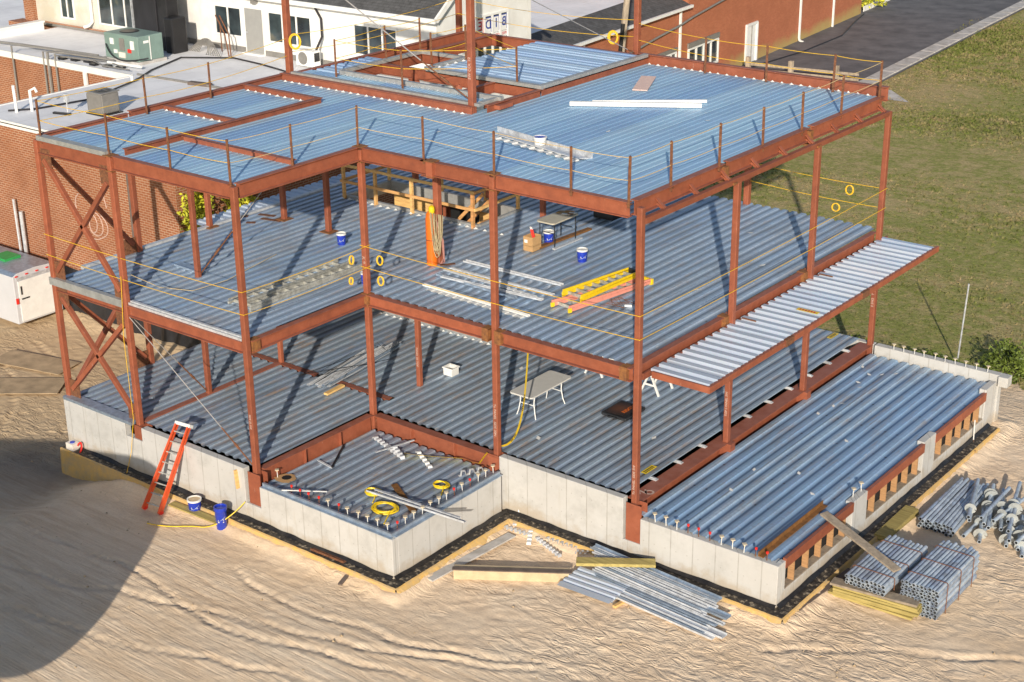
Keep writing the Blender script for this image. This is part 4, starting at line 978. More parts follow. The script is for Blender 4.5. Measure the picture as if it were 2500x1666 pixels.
# tables
def table(x, y, z, lx, ly, top, leg, label, h=.74, curved=True, ang=0):
    g = root('folding_table', (x, y, z), label, 'table')
    M2 = Matrix.Translation((x, y, z)) @ Matrix.Rotation(ang, 4, 'Z')
    T = lambda a, b, c: tuple(M2 @ Vector((a, b, c)))
    m = MB(); r = .08; pts = []
    for cx, cy, s in ((lx / 2 - r, ly / 2 - r, 0), (-lx / 2 + r, ly / 2 - r, 1), (-lx / 2 + r, -ly / 2 + r, 2), (lx / 2 - r, -ly / 2 + r, 3)):
        for k in range(5): a = pi / 2 * (s + k / 4); pts.append((cx + r * cos(a), cy + r * sin(a)))
    n = len(pts); vs = [T(a, b, h - .04) for a, b in pts] + [T(a, b, h) for a, b in pts]
    m.add(vs, [tuple(range(n - 1, -1, -1)), tuple(range(n, 2 * n))] + [(i, (i + 1) % n, n + (i + 1) % n, n + i) for i in range(n)]); m.build('table_top', top, g)
    for sy in (-1, 1):
        m = MB()
        for sx in (-1, 1):
            pts = [T(sx * lx * .32, sy * ly * .33, h - .04), T(sx * lx * .30, sy * ly * .335, h * .55), T(sx * lx * .36, sy * ly * .345, h * .2), T(sx * lx * .42, sy * ly * .36, 0)] if curved else [T(sx * lx * .42, sy * ly * .4, h - .04), T(sx * lx * .42, sy * ly * .4, 0)]
            m.tube(pts, .015, 8)
        m.tube([T(-lx * .31, sy * ly * .335, h * .5), T(lx * .31, sy * ly * .335, h * .5)], .012, 6)
        m.build('leg_frame', leg, g, smooth=True)
    return g
table(11.13, 7.12, 0, .76, 1.83, 'table_w', 'white', 'white folding table standing on the lower floor deck')
t2 = table(9.12, 10.6, Z2, .62, 1.25, 'table_t', 'black_pl', 'tan folding table with black legs beside the cardboard box', curved=False)
g = root('paper_pile', (9.15, 10.95, Z2 + .75), 'loose papers and scraps on the tan folding table', 'papers')
for i, (a, b, s, mt, zz) in enumerate(((9.05, 10.95, .2, 'card', 0), (9.2, 10.85, .12, 'white', .006), (9.3, 11.05, .1, 'white', .012), (9.15, 11.1, .12, 'wood', .018), (9.32, 10.9, .07, 'rust', .02))):
    m = MB(); m.bar((a - s, b, Z2 + .757 + zz), (a + s, b + .08, Z2 + .757 + zz), s, .01); m.build('sheet', mt, g)
g = root('cardboard_box', (8.98, 9.6, Z2), 'open cardboard box with red tubes sticking out', 'box')
m = MB(); x0, x1, y0, y1 = 8.8, 9.13, 9.4, 9.8
m.box(x0, x1, y0, y0 + .01, Z2, Z2 + .42); m.box(x0, x1, y1 - .01, y1, Z2, Z2 + .42); m.box(x0, x0 + .01, y0 + .01, y1 - .01, Z2, Z2 + .42); m.box(x1 - .01, x1, y0 + .01, y1 - .01, Z2, Z2 + .42); m.box(x0, x1, y0, y1, Z2 + .15, Z2 + .16); m.build('carton', 'card', g)
m = MB(); m.box(x0 + .04, x0 + .15, y0 - .003, y0, Z2 + .24, Z2 + .33); m.build('shipping_label', 'white', g)
g = root('marker_tube', (9.0, 9.6, Z2 + .3), 'red caulk tubes poking up out of the cardboard box', 'tube')
for dx in (0, .05): m = MB(); m.tube([(9.05 + dx, 9.6, Z2 + .2), (8.9 + dx, 9.62, Z2 + .58)], .027, 8); m.build('tube_body', 'red_pl', g); m = MB(); m.tube([(8.9 + dx, 9.62, Z2 + .58), (8.87 + dx, 9.625, Z2 + .65)], .013, 6); m.build('nozzle', 'white_pl', g)
# orange gas cylinder style post and hoses
g = root('orange_tank', (7.60, 7.02, Z2), 'tall orange cylinder with yellow valve cap strapped to the column', 'tank')
m = MB(); m.lathe([(0, 0), (.15, 0), (.155, .05), (.155, 1.32), (.13, 1.46), (.06, 1.55), (0, 1.56)], (7.52, 6.95, Z2)); m.build('cylinder', 'orange', g, smooth=True)
m = MB(); m.lathe([(0, 0), (.07, 0), (.09, .08), (.08, .18), (.03, .22), (0, .22)], (7.60, 6.9, Z2 + 1.5)); m.build('valve_cap', 'yellow', g, smooth=True)
m = MB(); m.lathe([(.157, .72), (.159, .74)], (7.52, 6.95, Z2)); m.build('strap', 'black_pl', g)
m = MB(); rn = random.Random(5)
for k in range(9):
    x = 7.62 + .016 * k; l = rn.uniform(.75, 1.25); w = rn.uniform(.05, .19); pts = []
    for i in range(13):
        t = i / 12; pts.append((x - w * cos(pi * t) * 1.0 + .16 + .04 * sin(pi * t), 6.80 - .03 * sin(pi * t) + rn.uniform(-.01, .01), Z2 + 1.55 - l * sin(pi * t)))
    m.tube(pts, .011, 6)
tag(m.build('hose_bundle', 'tan_rope', smooth=True), 'looped tan hoses draped over the orange cylinder', 'hose')
m = MB()
for k in range(3):
    pts = [(7.78 + .02 * k, 6.85, Z2 + 1.35), (7.98 + .03 * k, 6.85, Z2 + .8), (8.02 + .02 * k, 6.85, Z2 + .3 - .05 * k), (7.9, 6.85, Z2 + .12)]
    m.tube(pts, .01, 6)
tag(m.build('hose_loop', 'pink_hose', smooth=True), 'pinkish welding leads hanging at the right of the tan hoses', 'hose')
# deck scraps on L2: metal strips
def strip(p, q, w, h, mat, label, name='metal_channel', grp='galvanised channels lying on the decks', lip=.03):
    g = root(name, p, label, 'metal strip', grp)
    m = MB(); m.prof(p, q, [(-w / 2, 0), (w / 2, 0), (w / 2, h), (w / 2 - .012, h), (w / 2 - .012, .012), (-w / 2 + .012, .012), (-w / 2 + .012, h), (-w / 2, h)]); m.build('channel', mat, g)
    return g
strip((8.1, 7.64, Z2 + .01), (11.45, 7.66, Z2 + .01), .14, .05, 'galv', 'wide galvanised channel, farthest of the pile on the upper floor')
strip((8.16, 6.97, Z2 + .01), (11.7, 6.94, Z2 + .01), .10, .04, 'galv', 'thin galvanised channel second from the back of the upper floor pile')
strip((8.1, 6.75, Z2 + .01), (11.4, 6.55, Z2 + .01), .06, .03, 'galv', 'narrow galvanised channel in the middle of the upper floor pile')
strip((8.25, 6.32, Z2 + .02), (11.1, 6.12, Z2 + .02), .12, .06, 'galv_blue', 'bundle of nested grey channels in the upper floor pile')
strip((8.5, 6.20, Z2 + .05), (11.78, 6.36, Z2 + .05), .10, .04, 'galv', 'slightly skewed galvanised channel on top of the nested bundle')
strip((8.47, 5.5, Z2 + .01), (12.14, 5.32, Z2 + .01), .09, .05, 'white_pl', 'bright white closure strip nearest the front beam')
strip((7.9, 1.8 + 0, -.41), (8.5, 1.7, -.41), .05, .03, 'galv', 'short galvanised strip on the terrace deck')
def teeth(p, q, n, z, size=.14, label='', mat='galv', grp=None, upr=.05, width=.07):
    """zig-zag deck closure strip"""
    m = MB(); p = Vector((p[0], p[1], z)); q = Vector((q[0], q[1], z)); d = (q - p).normalized(); nn = Vector((-d.y, d.x, 0)); L = (q - p).length
    pts = []
    for k in range(n): 
        for t, h in ((0, 0), (.25, 0), (.35, 1), (.75, 1), (.85, 0)): pts.append((L * (k + t) / n, h * upr))
    for a, b in zip(pts[:-1], pts[1:]):
        A = p + d * a[0] + Vector((0, 0, a[1])); Bq = p + d * b[0] + Vector((0, 0, b[1]))
        m.quad(A - nn * width / 2, Bq - nn * width / 2, Bq + nn * width / 2, A + nn * width / 2)
    return tag(m.build('closure_strip', mat), label, 'metal strip', grp or 'zig-zag deck closure offcuts')
teeth((8.75, 5.33), (12.1, 5.15), 13, Z2 + .012, label='row of bright closure tabs along the front white strip', mat='white_pl', width=.16, upr=.02)
teeth((8.3, 6.85), (11.7, 6.5), 14, Z2 + .014, label='row of bright closure tabs between the channels of the pile', mat='white_pl', width=.14, upr=.02)
# roof stack
g = root('sheet_metal_stack', (9.6, 7.3, Z3), 'long stack of pale sheet metal closure pieces on the roof deck', 'metal stack')
for k in range(5):
    m = MB(); o_ = .07 * k; m.prof((9.55 + .03 * k, 7.45 - o_, Z3 + .006 + .012 * k), (12.95 - .02 * k, 6.72 - o_, Z3 + .006 + .012 * k), [(-.07, 0), (.07, 0), (.07, .02), (-.05, .02)]); m.build('sheet', 'galv', g)
m = MB(); m.prof((9.4, 7.58, Z3 + .0), (13.0, 6.8, Z3 + .0), [(-.012, 0), (.012, 0), (.012, .14), (-.012, .14)]); m.build('upright_sheet', 'galv', g)
teeth((9.7, 6.98), (12.9, 6.32), 10, Z3 + .012, label='white zig-zag closure laid in front of the roof sheet stack', mat='white_pl', width=.2, upr=.03)
def post4(p, q, w, mat, label, name='white_post'):
    m = MB(); m.bar(p, q, w, w); return tag(m.build(name, mat, bevel=.01), label, 'post', 'long white posts lying on the roof')
post4((9.28, 10.95, Z3 + .08), (12.4, 12.85, Z3 + .08), .12, 'white_pl', 'thick white square post lying diagonally on the roof')
post4((9.62, 11.55, Z3 + .06), (12.2, 13.45, Z3 + .06), .08, 'white_pl', 'thinner white post lying behind the thick one on the roof')
m = MB(); m.prof((9.85, 13.6, Z3 + .02), (9.3, 14.9, Z3 + .12), [(-.22, 0), (.22, 0), (.22, .03), (-.22, .03)]); tag(m.build('insulation_board', 'pink_foam'), 'pale pink bent board lying on the blue roof', 'board')
def scrap(pts, z, mat, label, name='paper_scrap', s=.1, n=1):
    for i, (x, y) in enumerate(pts):
        m = MB(); a = random.uniform(0, pi); dx, dy = cos(a) * s, sin(a) * s
        m.add([(x - dx, y - dy, z + .012), (x + dy * .5, y - dx * .5, z + .02), (x + dx, y + dy, z + .03), (x - dy * .6, y + dx * .6, z + .012)], [(0, 1, 2, 3)])
        tag(m.build(name, mat), label[i] if isinstance(label, list) else label, 'scrap', 'pale scraps scattered on the decks')
scrap([(8.2, 6.6), (11.8, 9.2), (12.6, 5.3), (13.3, 11.7), (13.5, 7.2)], Z3, 'white_pl', ['white folded scrap near the inner roof corner', 'white bent scrap in the middle of the roof', 'white smear-like scrap near the front roof edge', 'white scrap on the right half of the roof', 'crumpled white scrap on the roof right of the sheet metal stack'])
scrap([(6.3, 9.6), (9.9, 5.9 + 2.6), (14.5, 9.5), (14.9, 12.2), (13.2, 14.5), (13.0, 9.0), (7.0, 5.5), (12.0, 8.2)], Z2, 'white_pl', ['white cube-like scrap at the edge of the stair opening', 'pale scrap beyond the channel pile on the upper floor', 'long white scrap on the right half of the upper floor', 'white butterfly shaped scrap right on the upper floor', 'far white scrap on the upper floor near the back edge', 'torn pale scrap behind the yellow stepladder', 'pale scrap beside the inner corner column on the upper floor', 'pale paper just behind the stepladders'], s=.12)
scrap([(15.0, 6.0), (14.6, 7.4), (12.2, 5.6), (9.0, 9.0)], 0, 'white_pl', ['white scrap strip near the lower girder', 'pale scrap on the right of the lower floor', 'pale scrap beside the black case', 'small pale scrap far back on the lower floor'], s=.12)
scrap([(16.5, 15.6), (16.9, 15.2), (17.2, 15.4), (17.5, 15.7), (16.9, 14.5), (17.1, 14.2), (17.0, 11.9), (17.1, 12.6), (17.2, 12.9), (18.4, 10.8), (19.1, 7.6), (17.3, 7.9), (18.3, 8.4), (17.4, 6.6)], -.31, 'white_pl', 'small white metal scrap scattered on the low right-hand deck', s=.09)
for i, (x, y, z, lb) in enumerate(((15.5, 5.8, .012, 'yellow sticker on the lower floor deck by the red girder'), (17.3, 10.3, Z2 - .2, 'yellow sticker on the canopy deck'), (15.0, 16.6, .012, 'yellow sticker at the far corner of the lower floor deck'))):
    m = MB(); m.box(x - .08, x + .08, y - .25, y + .25, z, z + .004) if i != 1 else m.box(x - .3, x + .3, y - .08, y + .08, z, z + .004); o = tag(m.build('warning_sticker', 'yellow'), lb, 'sticker')
    m = MB()
    for k in range(6):
        if i != 1: m.box(x - .05, x + .05, y - .2 + .07 * k, y - .16 + .07 * k, z + .0045, z + .0055)
        else: m.box(x - .24 + .08 * k, x - .19 + .08 * k, y - .05, y + .05, z + .0045, z + .0055)
    q = m.build('printed_marks', 'sign_red' if i == 1 else 'black_ink', o)
    q.matrix_parent_inverse = Matrix()
# tan plank under table
m = MB(); m.bar((9.05, 9.72, Z2 + .03), (9.22, 12.05, Z2 + .03), .16, .05); tag(m.build('plank', 'tan_brown'), 'brown plank running under the tan folding table', 'plank')
m = MB(); m.prof((9.5, 9.9, Z2 + .01), (9.52, 11.2, Z2 + .01), [(-.05, 0), (.05, 0), (.05, .04), (-.05, .04)]); tag(m.build('metal_angle', 'galv'), 'short grey angle on the deck right of the brown plank', 'metal strip')
m = MB(); m.bar((7.75, 7.0, Z2 + .01), (8.0, 7.35, Z2 + .01), .12, .01); tag(m.build('rusty_offcut', 'rust'), 'rusty flat offcut at the foot of the orange cylinder', 'offcut')
g = root('cable_tangle', (13.4, 7.5, Z2), 'tangled thin brown wire beside the pink stepladder', 'wire'); m = MB(); rn = random.Random(2)
pts = [(13.4 + .35 * cos(i * 1.9) + rn.uniform(-.1, .1), 7.5 + .35 * sin(i * 1.3) + rn.uniform(-.1, .1), Z2 + .03) for i in range(16)]; m.tube(pts, .006, 4); m.build('wire', 'rust', g)
m = MB(); m.bar((13.65, 7.35, Z2 + .03), (13.8, 7.45, Z2 + .03), .06, .05); m.build('plug', 'white_pl', g)
m = MB(); m.prof((1.8, 2.78, Z2 + .0), (2.95, 2.70, Z2 + .0), [(-.13, 0), (.13, 0), (.13, .05), (-.13, .05)]); tag(m.build('metal_tray', 'galv_blue'), 'short blue grey tray on the deck at a rear column foot', 'metal strip')
m = MB(); rn = random.Random(8)
for (x, y, s) in ((.45, 7.4, .28), (.9, 7.15, .35), (.6, 6.6, .12), (-.05, 6.9, .12)): m.bar((x - s, y - .05, Z2 + .008), (x + s, y + .1, Z2 + .008), .16, .008)
tag(m.build('rusty_plates', 'rust'), 'rusty brown plates and stains at the left deck edge', 'plates')
g = root('black_crate', (9.0, 13.4, Z2), 'black plastic crate standing behind the tan folding table', 'crate')
m = MB()
for a in ((8.6, 9.3, 13.1, 13.14), (8.6, 9.3, 13.56, 13.6), (8.6, 8.64, 13.141, 13.559), (9.26, 9.3, 13.141, 13.559)): m.box(*a, Z2 + .01, Z2 + .45)
m.box(8.641, 9.259, 13.141, 13.559, Z2 + .01, Z2 + .05); m.build('crate_body', 'black_pl', g)
m = MB(); m.box(8.56, 9.34, 13.06, 13.64, Z2 + .451, Z2 + .49); m.build('lid', 'black_pl', g)
# lower floor items
g = root('tool_case', (13.1, 8.2, 0), 'black plastic tool case with worn orange lettering lying flat', 'case')
m = MB(); m.box(12.66, 13.48, 7.75, 8.72, .01, .11); m.build('case_body', 'black_pl', g, bevel=.04)
m = MB(); m.box(12.9, 13.2, 7.70, 7.75, .03, .08); m.build('handle', 'black_pl', g)
mm, nt, bs = new_mat('sun_worn_case_lid'); v = coords(nt); sx = nd(nt, 'ShaderNodeVectorMath', operation='DISTANCE'); nt.links.new(v, sx.inputs[0]); sx.inputs[1].default_value = (13.0, 8.2, .12)
f = tex_noise(nt, v, 8, 5, .7); dd = math_(nt, 'ADD', sx.outputs['Value'], math_(nt, 'MULTIPLY', f, .25)); setc(nt, bs, ramp(nt, dd, [(.2, (.10, .035, .012)), (.55, (.015, .012, .012))])); bs.inputs['Roughness'].default_value = .5; M['case_lid'] = mm
m = MB(); m.box(12.74, 13.4, 7.83, 8.64, .111, .122); m.build('lid_panel', 'case_lid', g, bevel=.01)
text('RIDGID', (13.2, 8.3, .124), Euler((0, 0, R(90))), .17, 'orange', g)
for i, (x, y, lb) in enumerate(((12.95, 10.05, 'white plastic sawhorse under the canopy edge'), (10.95, 10.2, 'white sawhorse mostly hidden behind the upper floor beam'))):
    g = root('sawhorse', (x, y, 0), lb, 'sawhorse', 'white sawhorses on the lower floor')
    m = MB(); m.bar((x - .02, y - .45, .68), (x + .02, y + .45, .68), .07, .09); m.build('top_beam', 'white_pl', g)
    for sy in (-.35, .35):
        for sx_ in (-1, 1): m = MB(); m.bar((x, y + sy, .66), (x + sx_ * .3, y + sy, .0), .05, .05); m.build('leg', 'white_pl', g)
        m = MB(); m.bar((x - .17, y + sy, .28), (x + .17, y + sy, .28), .03, .05); m.build('crossbar', 'white_pl', g)
g = root('stud_pile', (5.0, 6, 0), 'messy pile of grey metal studs on the lower floor', 'metal stack'); rn = random.Random(11)
for k in range(14):
    o1 = rn.uniform(-.32, .32); a = rn.uniform(-.05, .05); L = rn.uniform(2.4, 3.7); y0 = 4.35 + rn.uniform(0, .5)
    m = MB(); m.prof((5.2 + o1, y0, .01 + .01 * k), (4.75 + o1 + a, y0 + L, .01 + .01 * k), [(-.045, 0), (.045, 0), (.045, .03), (.037, .03), (.037, .006), (-.037, .006), (-.037, .03), (-.045, .03)]); m.build('stud', 'galv' if k % 3 else 'galv_blue', g)
m = MB()
for k in range(5):
    pts = [(5.0 + rn.uniform(-.5, .7), 4.3 + rn.uniform(0, 3.6), .12 + rn.uniform(0, .15)) for _ in range(5)]; m.tube(pts[:3], .008, 4)
m.build('binding_wire', 'black_pl', g)
m = MB(); m.bar((5.8, 4.25, .05), (5.76, 4.98, .05), .14, .06); tag(m.build('timber_block', 'wood'), 'short orange timber block beside the metal stud pile', 'timber')
# yellow warning strap
def ribbon(pts, w, label, name='strap'):
    m = MB(); P = [Vector(p) for p in pts]; side = Vector((.85, -.5, 0)).normalized()
    for a, b in zip(P[:-1], P[1:]): m.quad(a - side * w / 2, b - side * w / 2, b + side * w / 2, a + side * w / 2); 
    o = tag(m.build(name, 'yellow'), label, 'tape'); return o
def bez(p0, p1, p2, p3, n=14): return [tuple((1 - t) ** 3 * a + 3 * (1 - t) ** 2 * t * b + 3 * (1 - t) * t * t * c + t ** 3 * d for a, b, c, d in zip(p0, p1, p2, p3)) for t in [i / n for i in range(n + 1)]]
sp = bez((12.8, 4.42, 3.12), (12.85, 4.2, 1.6), (12.85, 4.05, .5), (11.75, 4.5, .08))
w = root('caution_tape', (12.8, 4.4, 0), 'yellow webbing strap with black print hanging past the white table', 'strap')
o = ribbon(sp, .1, None); o.parent = w; o.matrix_parent_inverse = Matrix.Translation(-Vector(w.location)); o.name = 'webbing'
del_keys = [k for k in ('label', 'category') if k in o.keys()]
for k in del_keys: del o[k]
m = MB()
for c in (4, 5, 9, 10):
    a = Vector(sp[c]); b = Vector(sp[c + 1])
    for k in range(4):
        q = a.lerp(b, .15 + .2 * k); q2 = a.lerp(b, .25 + .2 * k); s = Vector((.85, -.5, 0)).normalized() * .035; f = Vector((-.5, -.85, 0)) * .008
        m.quad(q - s + f, q2 - s + f, q2 + s + f, q + s + f)
m.build('printed_marks', 'black_ink', w)
sp = [(9.45, 3.4, -.36), (9.8, 3.5, -.36), (10.3, 3.75, -.36), (10.9, 4.05, -.35), (11.2, 4.05, -.36), (11.5, 4.0, -.3), (11.6, 4.1, -.1), (11.68, 4.12, .02)]
w = MB(); 
for a, b in zip(sp[:-1], sp[1:]):
    a = Vector(a); b = Vector(b); s = Vector((.3, -.7, .5)).normalized() * .06; w.quad(a - s, b - s, b + s, a + s)
tag(w.build('webbing_strap', 'yellow'), 'crumpled yellow strap lying across the terrace deck', 'strap')
# terrace items
def hose(x, y, r, n, label, rr=.016):
    m = MB(); rn = random.Random(int(x * 31)); pts = []
    for i in range(n * 20):
        th = 2 * pi * i / 20; k = r * (1 + .12 * sin(i * .37) - .25 * (i / (n * 20))); pts.append((x + k * cos(th) * 1.15 + rn.uniform(-.006, .006), y + k * sin(th), -.40 + rr + .02 * (i % 7) / 7 + .05 * i / (n * 20)))
    pts += [(x + r * 1.3, y - r * 1.2, -.39), (x + r * 1.7, y - r * 1.9, -.39)]
    m.tube(pts, rr, 6); tag(m.build('hose_coil', 'yellow', smooth=True), label, 'hose', 'yellow hose coils on the terrace deck')
hose(10.3, 1.3, .2, 4, 'small yellow hose coil under the end of the grey strip'); hose(11.4, 2.6, .19, 4, 'small yellow hose coil near the side wall of the terrace'); hose(11.1, .85, .29, 8, 'large yellow hose coil near the terrace corner')
m = MB(); m.bar((10.42, 1.95, -.38), (11.75, 1.18, -.38), .16, .03); tag(m.build('brown_plank', 'tan_brown'), 'dark brown plank crossing the terrace deck', 'plank')
m = MB(); m.prof((10.2, 1.22, -.33), (13.3, 1.28, -.22), [(-.06, 0), (.06, 0), (.06, .05), (.045, .05), (.045, .01), (-.06, .01)]); m.prof((10.35, 1.33, -.3), (13.1, 1.33, -.2), [(-.03, 0), (.03, 0), (.03, .03), (-.03, .03)])
tag(m.build('metal_track', 'galv'), 'long galvanised track overhanging the terrace side wall', 'metal strip')
m = MB(); m.bar((7.82, 2.85, -.38), (8.5, 1.7, -.38), .05, .04); tag(m.build('dark_bar', 'black_pl'), 'dark metal bar lying alone on the terrace deck', 'bar')
m = MB(); m.bar((8.55, -.12, -.26), (9.4, .6, -.34), .03, .02); tag(m.build('white_strip', 'white_pl'), 'thin white strip laid over the front terrace edge', 'strip')
m = MB(); m.bar((8.91, 2.9, -.3), (9.23, 4.05, -.3), .05, .03); tag(m.build('grey_bar', 'galv'), 'pale grey bar leaning over the scraps on the terrace', 'bar')
m = MB(); rn = random.Random(4)
for k in range(10):
    a = 2 * pi * k / 10; r1, r2 = .12, .3 + rn.uniform(-.05, .07); b = a + 2 * pi / 10
    m.add([(7.95 + r1 * cos(a), .62 + r1 * sin(a) * .8, -.40), (7.95 + r2 * cos(a), .62 + r2 * sin(a) * .8, -.405), (7.95 + r2 * cos(b), .62 + r2 * sin(b) * .8, -.405), (7.95 + r1 * cos(b), .62 + r1 * sin(b) * .8, -.40)], [(0, 1, 2, 3)])
tag(m.build('sleeve_collar', 'card'), 'torn tan collar around a dark hole in the terrace deck', 'collar')
m = MB(); m.lathe([(0, 0), (.13, 0)], (7.95, .62, -.398), 10); m.build('drain_hole', 'black', None); tag(bpy.data.objects['drain_hole'], 'dark hole cut in the terrace deck inside the torn collar', 'hole')
teeth((8.1, 3.7), (9.6, 3.2), 9, -.41, label='crumpled grey closure scraps at the back of the terrace', upr=.06, width=.14)
teeth((9.0, 3.5), (9.7, 3.1), 4, -.37, label='second crumpled grey closure scrap on the terrace', upr=.08, width=.12)
teeth((9.6, 3.75), (10.55, 3.2), 5, -.41, label='pale closure tabs on the right of the terrace scraps', mat='white_pl', upr=.05, width=.12)
teeth((11.4, 3.3), (11.75, 3.9), 3, -.40, label='bright white brackets near the terrace side wall', mat='white_pl', upr=.12, width=.1)
# low deck brown angle
g = root('steel_angle', (19.68, 5.6, -.31), 'rusty brown steel angle lying along the low deck edge', 'angle')
m = MB(); m.prof((19.62, 4.15, -.30), (19.62, 7.25, -.30), [(-.07, 0), (.07, 0), (.07, .02), (-.05, .02), (-.05, .12), (-.07, .12)]); m.build('angle', 'tan_brown', g)
# debris on ground
GZ = -1.6
def plank(p, q, w, h, mat, label, name='plank', grp=None, up=(0, 0, 1)):
    m = MB(); m.bar(p, q, w, h, up); return tag(m.build(name, mat, bevel=.006), label, 'plank', grp)
plank((12.85, .42, GZ + .07), (13.1, 3.3, GZ + .08), .26, .04, 'kerb', 'pale grey board on the sand along the terrace wall')
m = MB(); m.box(0, 2.75, -.02, .02, 0, .24); m.box(0, 2.75, .022, .26, .2, .24)
o = tag(m.build('form_board', ['wood_pale']), 'long pale form board on edge in the sand', 'board'); o.matrix_world = Matrix.Translation((13.2, .92, GZ - .02)) @ Matrix.Rotation(R(33.5), 4, 'Z')
m = MB(); m.box(-.05, 2.8, -.05, .1, .225, .25); o = tag(m.build('beam_timber', 'wood_dark'), 'dark old timber resting on the pale form board', 'timber'); o.matrix_world = Matrix.Translation((13.2, .95, GZ + .0)) @ Matrix.Rotation(R(33.5), 4, 'Z')
plank((15.5, 2.72, -1.18), (17.05, 3.78, -1.18), .3, .08, 'wood_y', 'yellow treated board lying over the deck sheets')
g = root('deck_offcut', (16, 2.5, GZ), 'short ribbed deck offcuts stacked under the yellow board', 'metal sheet')
for k in range(3):
    m = MB(); ribbed(m, 0, 1.45, 0, 1.0 - .03 * k, 0, 'x', .2, .045, .09, .03); o = m.build('sheet', 'deck_canopy', g); o.matrix_parent_inverse = Matrix.Translation(-Vector(g.location)) @ Matrix.Translation((15.45 + .03 * k, 2.02, GZ + .1 + .045 * k)) @ Matrix.Rotation(R(2), 4, 'Z')
g = root('deck_sheet_pile', (17, 3.2, GZ), 'sprawling pile of long galvanised sheets against the front wall', 'metal stack'); rn = random.Random(21)
for k in range(15):
    y0 = 3.62 - .095 * k * .85; y1 = 3.75 - .075 * k; x0_ = 15.45 + .06 * k + rn.uniform(-.15, .15); x1_ = 18.9 + .05 * k + rn.uniform(-.35, .35)
    zz = GZ + .36 - .020 * k; w = rn.choice((.05, .08, .11)); m = MB()
    m.prof((x0_, y0, zz), (x1_, y1 - .35, zz - .05), [(-w, 0), (w, 0), (w, .05), (w - .01, .05), (w - .01, .01), (-w + .01, .01), (-w + .01, .05), (-w, .05)]); m.build('sheet', rn.choice(('galv', 'galv_blue', 'galv')), g)
m = MB(); m.prof((16.75, 2.72, GZ + .08), (18.5, 2.9, GZ + .05), [(-.13, 0), (.13, 0), (.13, .015), (-.13, .015)]); tag(m.build('flat_sheet', 'galv_blue'), 'dull flat grey sheet lying in front of the sheet pile', 'metal sheet')
plank((17.1, 2.75, GZ + .04), (17.02, 2.1, GZ + .04), .09, .06, 'wood', 'short wooden bearer sticking out under the sheets')
plank((11.2, -.66, GZ + .09), (11.28, -.99, GZ + .04), .1, .05, 'wood_dark', 'small dark wooden block alone on the sand')
zz = [((12.4, 4.55), (12.75, 4.1), -1.38, 4), ((12.75, 4.0), (12.9, 3.66), GZ, 3), ((12.45, 3.45), (13.5, 3.5), GZ, 8), ((13.26, 3.9), (13.78, 3.1), GZ, 5), ((13.6, 3.88), (14.6, 4.0), GZ, 9), ((13.7, 3.5), (14.75, 3.1), GZ, 8), ((13.9, 3.62), (14.85, 3.7), GZ, 7), ((14.9, 3.5), (15.4, 3.85), GZ, 5)]
dsc = ['leaning on the black footing at the inner wall corner', 'next to the footing corner on the sand', 'running left to right near the wall corner', 'bright pair-wise in the middle of the sand patch', 'straight bright row parallel to the front wall', 'slanting toward the pale form board', 'short grey one right of the slanting strip', 'dark crumpled one by the sheet pile']
for (p, q, z, n), d in zip(zz, dsc): teeth(p, q, n, z + (.09 if z < -1.5 else .03), label='zig-zag metal closure offcut ' + d, mat='galv' if 'bright' not in d else 'white_pl', upr=.06, width=.11)
m = MB(); m.prof((9.75, -.36, fo + .01), (10.85, -.34, fo + .01), [(-.06, 0), (.06, 0), (.06, .05), (.045, .05), (.045, .012), (-.06, .012)]); tag(m.build('rusty_channel', 'rust'), 'rusty channel lying on the black front footing', 'metal strip')
plank((19.85, 6.72, -.20), (22.12, 5.98, -.62), .24, .05, 'wood_grey', 'weathered grey plank bridging from the low wall to the pipe bundle')
plank((20.45, 4.45, GZ + .06), (20.62, 6.8, GZ + .06), .16, .1, 'wood_dark', 'dark old plank on the sand in front of the pipe bundles')
g = root('lumber_stack', (21.7, 5.9, GZ), 'short stack of yellow treated boards under the left pipe bundle', 'lumber'); rn = random.Random(31)
for k in range(6):
    a = rn.uniform(-.05, .05); x0_ = 20.68 + rn.uniform(-.06, .1) + .01 * k; m = MB(); m.bar((x0_, 5.78 + rn.uniform(-.1, .08), GZ + .03 + .062 * k), (x0_ + 2.02, 5.9 + a, GZ + .03 + .062 * k), .3, .055); m.build('board', 'wood_y' if k < 5 else 'wood_grey', g)
g = root('lumber_stack', (20.5, 9.5, GZ), 'low greenish lumber stack between the wall and the far pipes', 'lumber')
for k in range(4): m = MB(); m.bar((20.48 + .03 * k, 8.5, GZ + .03 + .062 * k), (20.55, 10.42 - .03 * k, GZ + .03 + .062 * k), .34, .055); m.build('board', 'wood_y', g)
plank((5.0, -.78, GZ + .12), (6.9, -.70, GZ + .12), .24, .04, 'wood_y', 'flat olive board on the sand behind the blue buckets')
